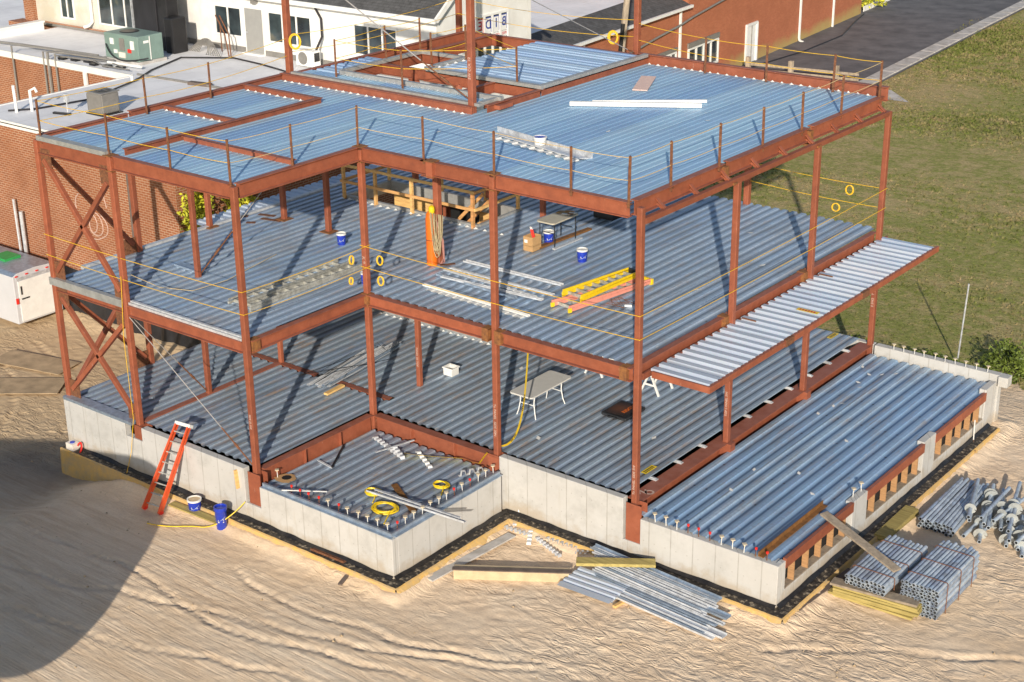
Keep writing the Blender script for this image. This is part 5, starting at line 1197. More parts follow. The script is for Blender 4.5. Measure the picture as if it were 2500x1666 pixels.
# pipe bundles
def pipes(x0, x1, z0, rows, y0, y1, n, label, strap=True, mat='pipe'):
    g = root('pipe_bundle', ((x0 + x1) / 2, (y0 + y1) / 2, GZ), label, 'pipe bundle', 'strapped bundles of galvanised pipes'); rn = random.Random(int(x0 * 7))
    r = (x1 - x0) / n / 2
    for j in range(rows):
        for k in range(n - (j % 2 if False else 0)):
            x = x0 + r + 2 * r * k + (r * .5 if j % 2 else 0); z = z0 + r + j * r * 1.85; a = rn.uniform(-.03, .03)
            rr = r * (.98 if k % 2 else .84)
            m = MB(); m.hollow((x, y0 + a, z), (x, y1 + a + rn.uniform(-.06, .05), z), rr, .010, 10)
            o = m.build('pipe', [mat, 'pipe_in'], g, smooth=True)
            if k % 2 == 0 and j == rows - 1:
                m = MB(); m.hollow((x, y1 + a - .22, z), (x, y1 + a - .16, z), rr * 1.1, .01, 10); m.build('coupling_band', 'flange_plate', g)
    if strap:
        zt = z0 + rows * r * 1.85 + .03
        for t in (.18, .5, .82):
            y = y0 + (y1 - y0) * t; m = MB(); pts = [(x0 - .005, y, z0), (x0 - .005, y, zt - .04), (x0 + .04, y, zt), (x1 + .02, y, zt), (x1 + r * .6 + .01, y, zt - .05), (x1 + r * .6 + .01, y, z0)]
            for a, b in zip(pts[:-1], pts[1:]): m.bar(a, b, .018, .006, up=(0, 1, 0))
            m.build('strap', 'rust', g)
    return g
pipes(21.02, 22.02, -1.18, 3, 5.62, 7.9, 10, 'left strapped bundle of grey pipes lying on yellow boards'); pipes(22.2, 23.12, GZ, 9, 6.02, 8.32, 10, 'right tall strapped bundle of grey pipes resting on the sand')
rn = random.Random(41)
for j in range(3):
    for k in range(9):
        x = 20.98 + .105 * k + (.05 if j % 2 else 0); z = GZ + .06 + j * .095; dx = .04 + rn.uniform(-.03, .05)
        y0_ = 9.85 - .0 + rn.uniform(-.06, .06) - .02 * j; m = MB(); m.hollow((x, y0_, z), (x - .1 + dx - .02 * k, 12.5 + rn.uniform(-.12, .15), z), .048, .009, 10)
        tag(m.build('loose_pipe', ['pipe', 'pipe_in'], smooth=True), 'straight grey pipe in the unstrapped row left of the helical piles', 'pipe', 'unstrapped straight pipes on the sand')
def helix(p, q, plates, label):
    p = Vector(p); q = Vector(q); g = root('helical_pile', p, label, 'helical pile', 'jumbled helical piles at the right edge')
    m = MB(); m.hollow(p, q, .05, .012, 10); m.build('shaft', ['pipe', 'pipe_in'], g, smooth=True)
    _, _, a, b = m.frame(p, q); d = (q - p).normalized()
    for t, R0 in plates:
        m = MB(); c = p.lerp(q, t); n = 18; vs = []
        for k in range(n + 1):
            th = 2 * pi * .92 * k / n; u = a * cos(th) + b * sin(th)
            for rr in (.05, R0): vs.append(c + u * rr + d * (.07 * k / n))
        vs2 = [v + d * .012 for v in vs]; N = len(vs)
        fs = [(2 * k, 2 * k + 1, 2 * k + 3, 2 * k + 2) for k in range(n)]
        m.add(vs + vs2, fs + [tuple(N + i for i in f)[::-1] for f in fs] + [(2 * k + 1, N + 2 * k + 1, N + 2 * k + 3, 2 * k + 3) for k in range(n)]); m.build('helix_plate', 'flange_plate', g, smooth=False)
rn = random.Random(52); 
for k in range(20):
    row = k // 7; i = k % 7; x = 22.05 + i * .27 + rn.uniform(-.06, .06); z = GZ + .1 + row * .17; y = 10.15 - i * .03 + rn.uniform(-.25, .3) + row * .18
    ang = rn.uniform(-.35, .25); L = rn.uniform(1.6, 2.3)
    pl = [(rn.uniform(.06, .5), rn.choice((.15, .17, .19)))]
    if rn.random() < .55: pl.append((pl[0][0] + .3, .18))
    if k % 4 == 3: pl = []
    helix((x, y, z), (x + sin(ang) * L - .15, y + cos(ang) * L, z + rn.uniform(-.02, .12)), pl, 'galvanised helical pile in the jumbled heap at the right edge of the site')
# plywood sheets left
for i, (p, q, lb) in enumerate((((-8.6, 3.4), (-5.9, 4.1), 'dirty plywood sheet nearer the trailer on the sand'), ((-7.2, 1.3), (-4.9, 3.1), 'long dirty plywood sheet farther from the trailer'))):
    m = MB(); m.bar((p[0], p[1], -2.05), (q[0], q[1], -2.08), 1.1 if i == 0 else 1.25, .02); tag(m.build('plywood_sheet', 'ply'), lb, 'plywood', 'plywood sheets on the left sand')
# junction box / meter near left corner
g = root('junction_box', (.25, -.55, -1.3), 'small tan box with blue centre at the left wall foot', 'box')
m = MB(); m.box(.2, .5, -.48, -.22, -1.42, -1.22); m.build('box_body', 'paper', g); m = MB(); m.lathe([(0, 0), (.07, 0), (.07, .02), (0, .02)], (.35, -.36, -1.22)); m.build('dial', 'blue_pl', g)
m = MB(); m.tube(bez((.5, -.3, -1.3), (.7, -.3, -1.0), (.75, -.3, -1.3), (.7, -.4, -1.42)), .025, 6); m.build('hose_stub', 'red_pl', g)
m = MB(); m.tube(bez((7.3, -.25, -.93), (7.2, -.6, -1.2), (6.9, -1.0, -1.55), (6.4, -1.1, -1.57)) + bez((6.4, -1.1, -1.57), (6.0, -1.3, -1.57), (5.9, -1.6, -1.57), (5.2, -1.75, -1.58)), .014, 6)
tag(m.build('yellow_cord', 'yellow', smooth=True), 'yellow cord running from the wall pocket past the blue buckets', 'cord')
m = MB(); m.bar((7.02, -.24, -.12), (7.07, -.25, -.62), .09, .05); tag(m.build('timber_stake', 'wood'), 'short wooden batten on the front wall beside the corner column', 'timber')
g = root('survey_stake', (20.44, 14.6, GZ), 'thin white stake stuck in the sand by the right footing', 'stake'); m = MB(); m.tube([(20.2, 15.1, -1.45), (20.18, 15.1, -.8)], .016, 6); m.build('stake', 'white_pl', g)
m = MB(); m.tube([(20.2, 15.1, -1.4), (20.35, 14.8, -1.55), (20.5, 14.5, -1.57), (20.5, 14.5, -1.4)], .012, 5); m.build('wire', 'rust', g)
for x, y, z1, lb in ((17.35, 20.7, 1.0, 'tall thin grey pole on the lawn behind the low deck'), (15.75, 17.35, 1.4, 'thin grey pole just behind the far corner column')):
    m = MB(); m.tube([(x, y, -1.8), (x + .12, y, z1)], .028, 8); tag(m.build('metal_pole', 'galv'), lb, 'pole', 'thin metal poles behind the building')

# ------------------------------------------------------------------ plants
def bush(name, c, size, n, mat, label, leaf=.06, seed=0, stems=8, grp=None):
    rn = random.Random(seed); c = Vector(c); g = root(name, c, label, 'plant', grp)
    m = MB(); clumps = [(Vector((rn.uniform(-1, 1), rn.uniform(-1, 1), rn.uniform(.1, 1))), rn.uniform(.25, .5)) for _ in range(stems * 2)]
    for _ in range(n):
        q, r = rn.choice(clumps); d = Vector((rn.gauss(0, 1), rn.gauss(0, 1), rn.gauss(0, 1))).normalized() * r * rn.random() ** .4
        p = c + Vector(((q.x + d.x) * size[0] * .6, (q.y + d.y) * size[1] * .6, max(.02, (q.z + d.z) * size[2] * .8)))
        a = Vector((rn.gauss(0, 1), rn.gauss(0, 1), rn.gauss(0, .6))).normalized() * leaf * rn.uniform(.6, 1.4); b = a.cross(Vector((rn.gauss(0, 1), rn.gauss(0, 1), rn.gauss(0, 1)))).normalized() * leaf * .5
        m.add([p - a, p + b, p + a, p - b], [(0, 1, 2, 3)])
    m.build('foliage', mat, g)
    m = MB()
    for k in range(stems): q = clumps[k][0]; m.tube([c, c + Vector((q.x * size[0] * .3, q.y * size[1] * .3, q.z * size[2] * .4)), c + Vector((q.x * size[0] * .6, q.y * size[1] * .6, q.z * size[2] * .8))], .015, 4)
    m.build('stems', 'wood_dark', g)
bush('ivy_shrub', (-3.6, 9.0, -2.1), (.75, 1.9, 5.6), 9000, 'leaf_y', 'yellow green ivy-like shrub against the neighbouring brick wall', .085, 3, 14)
bush('shrub', (19.0, 21.0, -1.8), (1.1, 1.0, 1.05), 2800, 'leaf', 'dense green shrub at the right edge where lawn meets sand', .06, 5, grp='shrubs behind the far foundation wall')
bush('shrub', (17.0, 19.9, -1.75), (1.5, .6, .5), 1500, 'leaf', 'low green weeds behind the far wall near the thin pole', .06, 6, grp='shrubs behind the far foundation wall')
bush('shrub', (16.1, 18.6, -1.7), (.9, .5, .75), 1300, 'leaf', 'bright green weeds behind the far wall of the low deck', .08, 7, grp='shrubs behind the far foundation wall')
bush('shrub', (14.9, 19.2, -1.7), (.8, .5, .8), 1000, 'leaf', 'bright green weed clump behind the far corner column', .08, 8, grp='shrubs behind the far foundation wall')
bush('shrub', (18.0, 19.0, -1.7), (.9, .5, .5), 1000, 'leaf', 'green weeds between the far wall and the dense shrub', .06, 9, grp='shrubs behind the far foundation wall')

# ------------------------------------------------------------------ trailer
g = root('cargo_trailer', (-12.5, 6.3, -2.2), 'white enclosed cargo trailer parked at the left edge', 'trailer')
m = MB(); prof = [(5.32, -1.95), (7.18, -1.95), (7.18, -.22), (7.0, -.13), (6.25, -.08), (5.5, -.13), (5.32, -.22)]
n = len(prof); vs = [(x, y, z) for x in (-10.3, -15.6) for y, z in prof]
m.add(vs, [tuple(range(n)), tuple(range(2 * n - 1, n - 1, -1))] + [(i, n + i, n + (i + 1) % n, (i + 1) % n) for i in range(n)]); m.build('body', 'trailer', g, bevel=.02)
m = MB()
for a, b in zip(prof[2:-1], prof[3:]): m.quad((-10.33, a[0], a[1] + .006), (-15.5, a[0], a[1] + .006), (-15.5, b[0], b[1] + .006), (-10.33, b[0], b[1] + .006))
m.build('roof_skin', 'galv_blue', g)
m = MB(); m.box(-10.298, -10.27, 5.48, 7.05, -1.88, -.42); m.build('ramp_door', 'white', g)
m = MB(); m.box(-10.296, -10.268, 5.44, 7.1, -.38, -.28); m.build('hinge_rail', 'galv', g)
for k in range(4): m = MB(); m.box(-10.296, -10.262, 5.4 + .42 * k, 5.5 + .42 * k, -.24, -.20); m.build('marker_light', 'red_pl', g)
m = MB(); m.box(-10.27, -10.25, 5.55, 5.6, -.9, -.6); m.box(-10.27, -10.24, 5.55, 5.85, -1.08, -1.04); m.build('latch', 'black_pl', g)
m = MB(); m.box(-10.27, -10.255, 6.85, 7.0, -1.75, -1.6); m.build('licence_plate', 'galv', g)
m = MB(); m.box(-10.296, -10.25, 5.33, 5.42, -1.2, -1.0); m.build('tail_light', 'red_pl', g)
m = MB(); m.box(-12.4, -11.6, 5.95, 6.6, -.09, .0); m.build('roof_vent', 'green_pl', g)
for y in (5.28, 7.22):
    for x in (-12.6, -13.5): m = MB(); m.tube([(x, y - .08, -1.9), (x, y + .08, -1.9)], .3, 20); m.build('wheel', 'black_pl', g)
m = MB(); m.box(-14.2, -11.9, 5.2, 5.32, -1.62, -1.5); m.build('fender', 'galv', g)

# ------------------------------------------------------------------ neighbouring flat-roof brick building with white upper storey
N = root('brick_building', (-10, 15, -2.2), 'red brick building with flat white roof and a white rendered upper storey', 'building')
def npart(mb, name, mat, **k): return mb.build(name, mat, N, **k)
rz = 4.4; yf = 7.7; xl = -15.3; xr = -4.1
m = MB(); m.quad((xl, yf, -2.4), (xr, yf, -2.4), (xr, yf, rz), (xl, yf, rz)); m.quad((xr, yf, -2.4), (xr, 21.1, -2.4), (xr, 21.1, rz), (xr, yf, rz)); m.quad((xl, 15.2, -2.4), (xl, yf, -2.4), (xl, yf, rz), (xl, 15.2, rz))
m.quad((-26.9, 15.2, -2.4), (xl, 15.2, -2.4), (xl, 15.2, rz), (-26.9, 15.2, rz)); m.quad((-26.9, 21.1, -2.4), (-26.9, 15.2, -2.4), (-26.9, 15.2, rz), (-26.9, 21.1, rz)); npart(m, 'wall', 'brick', uvscale=1)
m = MB(); m.box(xl, xr, yf, 21.1, rz - .2, rz); m.box(-26.8, xl, 15.2, 21.1, rz - .2, rz - .002); npart(m, 'roof', 'roof_mem')
m = MB(); m.box(xl - .06, xr + .06, yf - .08, yf + .0, rz - .16, rz + .05); m.box(xl - .06, xl + .02, yf, 15.1, rz - .14, rz + .03); m.box(-26.9, xl - .07, 15.1, 15.22, rz - .2, rz + .06); npart(m, 'white_coping', 'white')
m = MB(); m.box(-27.0, -26.72, 15.24, 19.3, rz - .1, rz + .34); m.box(-27.1, -26.68, 15.24, 19.35, rz + .342, rz + .42); npart(m, 'white_coping', 'white')
m = MB(); m.box(xl, xr, yf - .1, yf - .085, rz - .05, rz - .02); npart(m, 'drip_edge', 'black_pl')
m = MB(); m.box(-18.4, -18.2, 15.06, 15.14, .5, rz - .2); npart(m, 'downpipe', 'white'); 
m = MB(); m.tube([(-6.4, yf - .06, -2), (-6.4, yf - .06, 4.2)], .07, 8); npart(m, 'upright_tube', 'wood_dark')  # dark vertical stripe on the brick, built as a thin tube
for x in (-23.2, -21.0, -20.7, -20.2):
    m = MB(); m.tube([(x, 15.1, 1.0), (x, 15.1, rz + .35), (x + .3, 15.6, rz + .3), (x + 2.2, 16.4, rz + .12)], .045 if x != -20.7 else .07, 6); npart(m, 'conduit', 'unit_grey')
m = MB(); m.tube([(-26.6, 15.8, rz + .12), (-24, 16.2, rz + .12), (-19.3, 16.6, rz + .12)], .06, 6); npart(m, 'conduit', 'unit_grey')
# upper storey
wy = 21.1; et = 6.95
m = MB(); m.quad((-19.9, wy, rz), (-4.4, wy, rz), (-4.4, wy, et), (-19.9, wy, et)); m.add([(-4.4, wy, -2.4), (-4.4, 27.0, -2.4), (-4.4, 27.0, et), (-4.4, 24.05, 9.4), (-4.4, wy, et)], [(0, 1, 2, 3, 4)]); npart(m, 'upper_wall', 'stucco')
m = MB(); m.quad((-19.9, 20.2, rz), (-19.9, wy, rz), (-19.9, wy, et + 2), (-19.9, 20.2, et + 2)); m.quad((-28.4, 20.2, rz - .0), (-19.9, 20.2, rz), (-19.9, 20.2, et + 2), (-28.4, 20.2, et + 2)); npart(m, 'upper_wall', 'painted_brick', uvscale=1)
m = MB(); m.box(-29.1, -28.4, 20.0, 21.2, 3.4, 9); m.box(-29.6, -28.2, 19.4, 20.2, rz - .1, rz + .12); npart(m, 'brick_pier', 'brick', uvscale=1)
m = MB(); m.box(-19.9, -4.4, wy - .06, wy + .0, rz, rz + .22); m.box(-28.3, -19.9, 20.1, 20.2, rz, rz + .14); npart(m, 'upstand', 'unit_grey')
m = MB(); m.box(-28.35, -19.95, 20.06, 20.1, rz + .14, rz + .2); npart(m, 'brick_course', 'brick', uvscale=1)
m = MB(); m.add([(-30, wy - .35, et - .02), (-4.1, wy - .35, et - .02), (-4.1, 24.05, 9.45), (-30, 24.05, 9.45)], [(0, 1, 2, 3)]); m.add([(-4.1, 27.3, et - .02), (-30, 27.3, et - .02), (-30, 24.05, 9.45), (-4.1, 24.05, 9.45)], [(0, 1, 2, 3)]); npart(m, 'pitched_roof', 'shingle', uvscale=1)
m = MB(); m.box(-20, -4.1, wy - .45, wy - .36, et - .16, et + .01); m.box(-20, -4.2, wy - .36, wy - .002, et - .14, et - .12); npart(m, 'gutter', 'white')
m = MB(); m.bar((-4.15, wy - .3, et - .08), (-4.15, 24.05, 9.36), .1, .2); m.bar((-4.15, 24.05, 9.36), (-4.15, 27.3, et - .08), .1, .2); npart(m, 'barge_board', 'white')
def window_y(x0, x1, z0, z1, y, n, name='window', drop=.02):
    m = MB(); f = .07
    m.box(x0, x1, y - .05, y, z1 - f, z1); m.box(x0, x1, y - .07, y, z0, z0 + f)
    for k in range(n + 1): x = x0 + (x1 - x0 - f) * k / n; m.box(x, x + f, y - .048, y, z0 + f, z1 - f)
    w = npart(m, name, 'white'); m = MB()
    for k in range(n): a = x0 + (x1 - x0 - f) * k / n + f; b = x0 + (x1 - x0 - f) * (k + 1) / n; m.quad((a, y - .012, z0 + f), (b, y - .012, z0 + f), (b, y - .012, z1 - f), (a, y - .012, z1 - f))
    p = m.build('pane', 'glass', w); p.matrix_parent_inverse = Matrix.Translation(-Vector(N.location)) @ Matrix.Translation(Vector(N.location)); return w
window_y(-16.95, -15.25, 5.0, 6.28, wy, 2); window_y(-13.65, -11.1, 5.0, 6.3, wy, 3); window_y(-8.75, -6.4, 5.05, 6.3, wy, 3)
window_y(-26.5, -25.5, 4.85, 6.4, 20.2, 2); window_y(-23.7, -20.9, 4.85, 6.4, 20.2, 3)
m = MB(); m.box(-15.05, -13.88, wy - .07, wy, 4.30, 6.36); 
d = npart(m, 'door_frame', 'stucco'); m = MB(); m.box(-14.98, -13.95, wy - .09, wy - .07, 4.42, 6.30); d = npart(m, 'door', 'door_grey'); m = MB(); m.box(-14.93, -14.86, wy - .12, wy - .09, 5.25, 5.32); hd = m.build('handle', 'galv', d)
m = MB(); m.box(-15.05, -13.88, wy - .3, wy - .07, rz, rz + .06); npart(m, 'door_sill', 'white')
m = MB(); m.box(-14.4, -14.2, wy - .25, wy, 6.55, 6.75); npart(m, 'wall_lamp', 'unit_grey')
m = MB(); m.tube([(-24.15, 20.1, 9), (-24.15, 20.1, rz + .5), (-24.2, 19.9, rz + .35), (-24.35, 19.75, rz + .3)], .07, 10); npart(m, 'downpipe', 'white', smooth=True)
# gable window strip with mirrored letters
gx = -4.4
m = MB(); m.box(gx, gx + .06, 22.9, 25.5, 6.55, 6.63); m.box(gx, gx + .09, 22.9, 25.5, 4.85, 4.93)
for k in range(6): y = 22.9 + .5 * k; m.box(gx, gx + .058, y, y + .1, 4.93, 6.55)
w = npart(m, 'window', 'white'); m = MB(); m.quad((gx + .012, 22.95, 4.93), (gx + .012, 25.45, 4.93), (gx + .012, 25.45, 6.55), (gx + .012, 22.95, 6.55)); m.build('pane', 'glass', w)
for k, (ch, mt) in enumerate((('N', 'sign_blue'), ('E', 'sign_red'), ('D', 'sign_blue'), ('I', 'sign_blue'), ('B', 'sign_blue'))):
    yc = 23.2 + .5 * k
    P = root('window_poster', (gx + .02, yc, 5.9), f'white poster showing a mirrored letter {ch} in the gable window', 'poster', 'letter posters in the gable window')
    m = MB(); m.box(gx + .02, gx + .026, yc - .19, yc + .19, 5.85, 6.5); m.build('paper', 'white', P)
    m = MB()
    for a in ((-.19, .19, 6.46, 6.5), (-.19, -.16, 5.9, 6.46), (.16, .19, 5.9, 6.46)): m.box(gx + .0265, gx + .028, yc + a[0], yc + a[1], a[2], a[3])
    m.build('border', mt, P)
    text(ch, (gx + .03, yc, 6.2), Euler((R(90), 0, R(90))), .5, mt, P, sx=-1, name='letter')
    if ch in 'BI':
        m = MB(); m.box(gx + .021, gx + .027, yc - .19, yc + .19, 5.6, 5.84); m.build('strip', 'white', P)
        text('PRES' if ch == 'B' else 'IDENT', (gx + .03, yc, 5.73), Euler((R(90), 0, R(90))), .15, 'sign_red', P, sx=-1, name='letter')
m = MB(); m.box(gx + .0, gx + .35, 22.8, 25.6, 4.6, 4.7); npart(m, 'ledge', 'kerb')
# roof clutter
g = root('condenser_unit', (-11.1, 10.6, rz), 'square grey louvred condenser with round fan on the white roof', 'air conditioner')
m = MB(); m.box(-11.6, -10.75, 10.15, 10.95, rz + .05, rz + .78); m.build('cabinet', 'unit_grey', g, bevel=.06)
for k in range(14):
    m = MB(); m.box(-11.57 + .06 * k, -11.55 + .06 * k, 10.14, 10.149, rz + .1, rz + .74); m.build('louvre', 'unit_grey', g)
    if k < 13: m = MB(); m.box(-10.749, -10.74, 10.2 + .055 * k, 10.215 + .055 * k, rz + .1, rz + .74); m.build('louvre', 'unit_grey', g)
m = MB(); m.box(-11.62, -10.73, 10.13, 10.97, rz + .78, rz + .82); m.build('top_panel', 'unit_grey', g, bevel=.01)
m = MB(); m.lathe([(0, 0), (.3, 0)], (-11.17, 10.55, rz + .845), 20); m.build('fan_opening', 'black_pl', g)
for k in range(5): m = MB(); m.bar((-11.17, 10.55, rz + .855), (-11.17 + .28 * cos(k * 1.26), 10.55 + .28 * sin(k * 1.26), rz + .855), .05, .006); m.build('fan_blade', 'unit_grey', g)
m = MB(); m.box(-11.65, -10.7, 10.1, 11.0, rz, rz + .05); m.build('base_pad', 'black_pl', g)
g = root('disconnect_box', (-12.1, 9.6, rz), 'small grey electrical box on a stand left of the condenser', 'box')
m = MB(); m.box(-12.2, -12.0, 9.6, 9.7, rz + .45, rz + .75); m.build('cover', 'galv', g); m = MB(); m.tube([(-12.1, 9.65, rz), (-12.1, 9.65, rz + .45)], .025, 6); m.build('stand', 'galv', g)
m = MB(); m.bar((-12.6, 9.4, rz + .04), (-11.9, 9.6, rz + .04), .12, .07); m.build('foot', 'black_pl', g)
for x, y, h, lb in ((-13.9, 8.75, .85, 'tall white vent pipe near the left roof corner'), (-13.6, 9.2, .55, 'bent white vent pipe behind the tall one on the roof')):
    m = MB(); m.tube([(x, y, rz), (x, y, rz + .3), (x - .02, y, rz + .3 + h * .8)] if h > .6 else [(x, y, rz), (x, y, rz + .75), (x + .18, y + .1, rz + .85), (x + .25, y + .12, rz + .7)], .055, 8); tag(m.build('upright_tube', 'white'), lb, 'pipe', 'white vent pipes on the flat roof')
g = root('rooftop_unit', (-17.8, 17.2, rz), 'grey green rooftop air handler with round fan on top', 'air conditioner')
m = MB(); m.box(-18.9, -16.75, 16.7, 18.0, rz + .12, rz + 1.15); m.build('cabinet', 'unit_green', g, bevel=.02)
m = MB(); m.lathe([(0, 0), (.38, 0), (.42, -.03)], (-18.1, 17.4, rz + 1.18), 20); m.build('fan_opening', 'black_pl', g)
for x0_, x1_, z0_, z1_, mt in ((-17.9, -17.6, .5, 1.0, 'unit_grey'), (-18.5, -18.3, .7, .95, 'white'), (-17.2, -17.0, .6, .95, 'white'), (-18.3, -18.1, .35, .5, 'white'), (-17.4, -17.2, .45, .6, 'red_pl'), (-18.0, -17.6, .2, .42, 'paper')):
    m = MB(); m.box(x0_, x1_, 16.66, 16.7, rz + z0_, rz + z1_); m.build('access_panel' if mt == 'unit_grey' else 'label_plate', mt, g)
m = MB(); m.box(-16.752, -16.73, 17.3, 17.33, rz + .14, rz + 1.1); m.box(-16.752, -16.72, 17.0, 17.25, rz + .85, rz + .95); m.build('seam', 'white', g)
m = MB(); m.box(-19.0, -16.7, 16.6, 18.1, rz, rz + .12); m.build('curb', 'kerb', g)
m = MB(); m.tube(bez((-18.7, 16.6, rz + .7), (-18.2, 16.4, rz + .0), (-17.2, 16.3, rz + .1), (-16.4, 16.9, rz + .3)), .03, 6); m.build('conduit', 'black_pl', g)
g = root('duct_chimney', (-18.6, 19.4, rz), 'tall black charred ductwork standing behind the rooftop unit', 'duct')
m = MB(); m.box(-20.0, -18.5, 19.2, 19.9, rz, 9.2); m.build('duct', 'unit_dark', g, bevel=.03)
m = MB(); m.box(-18.49, -17.85, 19.25, 19.9, rz, 7.0); m.build('duct_riser', 'tarp', g, bevel=.05)
m = MB(); m.box(-17.84, -17.3, 19.0, 19.8, rz, rz + 1.5); m.build('duct_base', 'black_pl', g, bevel=.06)
m = MB(); m.box(-20.04, -20.001, 19.1, 19.2, rz, 9.2); m.build('edge_trim', 'galv', g)
m = MB()
for k in range(7): m.tube(bez((-17.4 + .1 * k, 19.9, rz + .02), (-16.3, 20.0, rz + .9), (-15.7, 19.6, rz + .9 - .1 * k), (-15.2 - .15 * k, 19.7, rz + .02)), .02, 5)
tag(m.build('wire_mesh', 'unit_grey'), 'crumpled grey wire mesh leaning by the black duct', 'mesh')
g = root('mini_split_unit', (-10.6, 20.2, rz), 'white mini split condenser beside the white house wall', 'air conditioner')
m = MB(); m.box(-11.2, -10.2, 20.2, 20.6, rz + .08, rz + .72); m.build('cabinet', 'white', g, bevel=.02); m = MB(); m.lathe([(0, 0), (.24, 0), (.26, .01)], (0, 0, 0), 20)
o = m.build('fan_grille', 'unit_grey', g); o.matrix_parent_inverse = Matrix.Translation(-Vector(g.location)) @ Matrix.Translation((-10.8, 20.19, rz + .4)) @ Matrix.Rotation(R(90), 4, 'X')
m = MB(); m.box(-10.199, -10.19, 20.25, 20.55, rz + .3, rz + .65); m.build('side_grille', 'black_pl', g)
m = MB(); m.tube([(-10.4, 20.5, rz + .6), (-10.35, 20.9, rz + 1.2), (-10.45, 21.0, rz + 1.9), (-10.75, 21.0, rz + 2.3), (-10.6, 21.0, rz + 2.58), (-10.1, 21.0, rz + 2.66), (-8.5, 21.0, rz + 2.62), (-7.2, 21.0, rz + 2.5)], .05, 8); tag(m.build('refrigerant_line', 'black_cable', smooth=True), 'thick dark hose rising from the white mini split along the wall', 'hose')
m = MB()
cab = [(-14.2, 8.6, rz + .05), (-13.6, 9.4, rz + .05), (-13.2, 11.5, rz + .06), (-13.6, 12.8, rz + .1), (-14.4, 14.6, rz + .06), (-15.4, 16.2, rz + .06), (-16.4, 18.6, rz + .05), (-14.5, 19.8, rz + .05), (-12.6, 19.6, rz + .04), (-10.8, 19.2, rz + .04)]
m.tube(cab, .035, 6); tag(m.build('roof_cable', 'black_cable', smooth=True), 'long black cable snaking over the white flat roof', 'cable')
m = MB(); m.tube([(-15.3, 15.4, rz + .04), (-11.8, 15.6, rz + .05), (-8.0, 15.6, rz + .05)], .05, 6); tag(m.build('roof_pipe', 'unit_grey'), 'straight grey pipe laid across the white roof', 'pipe')
m = MB(); m.bar((-12.3, 15.5, rz + .06), (-11.3, 15.7, rz + .06), .25, .12); tag(m.build('wood_sleeper', 'wood_dark'), 'short dark sleeper supporting the grey roof pipe', 'timber')
m = MB(); m.tube([(-14.5, 13.0 + 1.5, rz), (-14.5, 14.5, rz + .25)], .06, 8); tag(m.build('vent_stub', 'white'), 'short white vent stub beside the black cable', 'pipe')
m = MB(); m.tube([(-17.9, 16.0, rz + .12), (-15.9, 16.1, rz + .14)], .06, 8); tag(m.build('drain_pipe', 'white'), 'white drain pipe lying in front of the rooftop unit', 'pipe')
for k in range(6):
    m = MB(); x = -20.6 + .7 * k; m.box(x, x + .35, 15.5 + .12 * (k % 3), 15.75 + .12 * (k % 3), rz, rz + .09); tag(m.build('pipe_block', 'black_pl'), 'small black support block under the roof pipes', 'block', 'pipe support blocks on the flat roof')
m = MB(); m.tube([(-20.8, 15.5, rz + .14), (-18.6, 15.8, rz + .13), (-17.4, 15.4, rz + .12), (-15.9, 15.5, rz + .12)], .03, 6); m.tube([(-20.3, 15.7, rz + .12), (-18, 16.1, rz + .12), (-16.6, 15.7, rz + .12)], .025, 6); tag(m.build('gas_pipe', 'unit_grey'), 'thin dark pipes running over the black blocks', 'pipe')
m = MB()
for s in (0, .25): m.tube([(-16.0 + s, 20.3, rz + 1.6), (-15.4 + s, 20.2, rz + .9), (-15.0 + s * .5, 20.0, rz)], .03, 6)
m.tube([(-16.1, 20.6, rz), (-16.1, 20.6, rz + 1.3)], .025, 6); tag(m.build('antenna_mast', 'rust'), 'bent rusty antenna brackets beside the grey door', 'antenna')
# tarp on lower wall
m = MB(); n = 60
for k in range(n):
    a0 = -15.2 + 14.2 * k / n if False else -12.5 + (8.3 + 4.2) * k / n; 
    x0_ = -12.5 + 12.4 * k / n; x1_ = -12.5 + 12.4 * (k + 1) / n; f0 = .08 * noise.noise(Vector((x0_ * 2.5, 0, 0))); f1 = .08 * noise.noise(Vector((x1_ * 2.5, 0, 0)))
    m.quad((x0_, yf - .2 + f0 - .15, -2.25), (x1_, yf - .2 + f1 - .15, -2.25), (x1_, yf - .08 + f1 * .6, -.55 + .1 * sin(x1_)), (x0_, yf - .08 + f0 * .6, -.55 + .1 * sin(x0_)))
tag(m.build('tarpaulin', 'tarp'), 'black tarpaulin hung along the foot of the brick wall', 'tarp')
m = MB(); m.box(-4.0, .0, 7.75, 7.8, -2.3, -.6); npart(m, 'retaining_wall', 'membrane')
# graffiti
m = MB()
for pts in ([(-9.9, 1.25), (-10.15, 1.0), (-10.1, .4), (-9.9, .1), (-9.85, -.1)], [(-9.6, .6), (-9.3, .7), (-9.0, .4), (-9.1, 0), (-9.4, -.1), (-9.5, .3), (-9.2, .75), (-8.8, .6), (-8.7, .1), (-9.0, -.15), (-9.3, -.1)], [(-9.7, -.05), (-9.5, -.25), (-9.2, -.3), (-8.9, -.2), (-8.5, 0), (-8.45, .4), (-8.8, .7)], [(-8.6, 1.7), (-8.5, 1.3), (-8.4, 1.0)]):
    q = []
    for i in range(len(pts)): q.append((pts[i][0] + .6, yf - .012, pts[i][1] + 1.15))
    # smooth
    qq = [Vector(a) for a in q]
    for _ in range(2):
        nq = [qq[0]]
        for a, b in zip(qq[:-1], qq[1:]): nq += [a.lerp(b, .25), a.lerp(b, .75)]
        nq.append(qq[-1]); qq = nq
    m.tube(qq, .022, 5)
npart(m, 'graffiti', 'chalk')
g = root('meter_stand', (-12.3, 7.3, -2), 'grey conduit and ladder-like rack against the brick wall', 'rack')
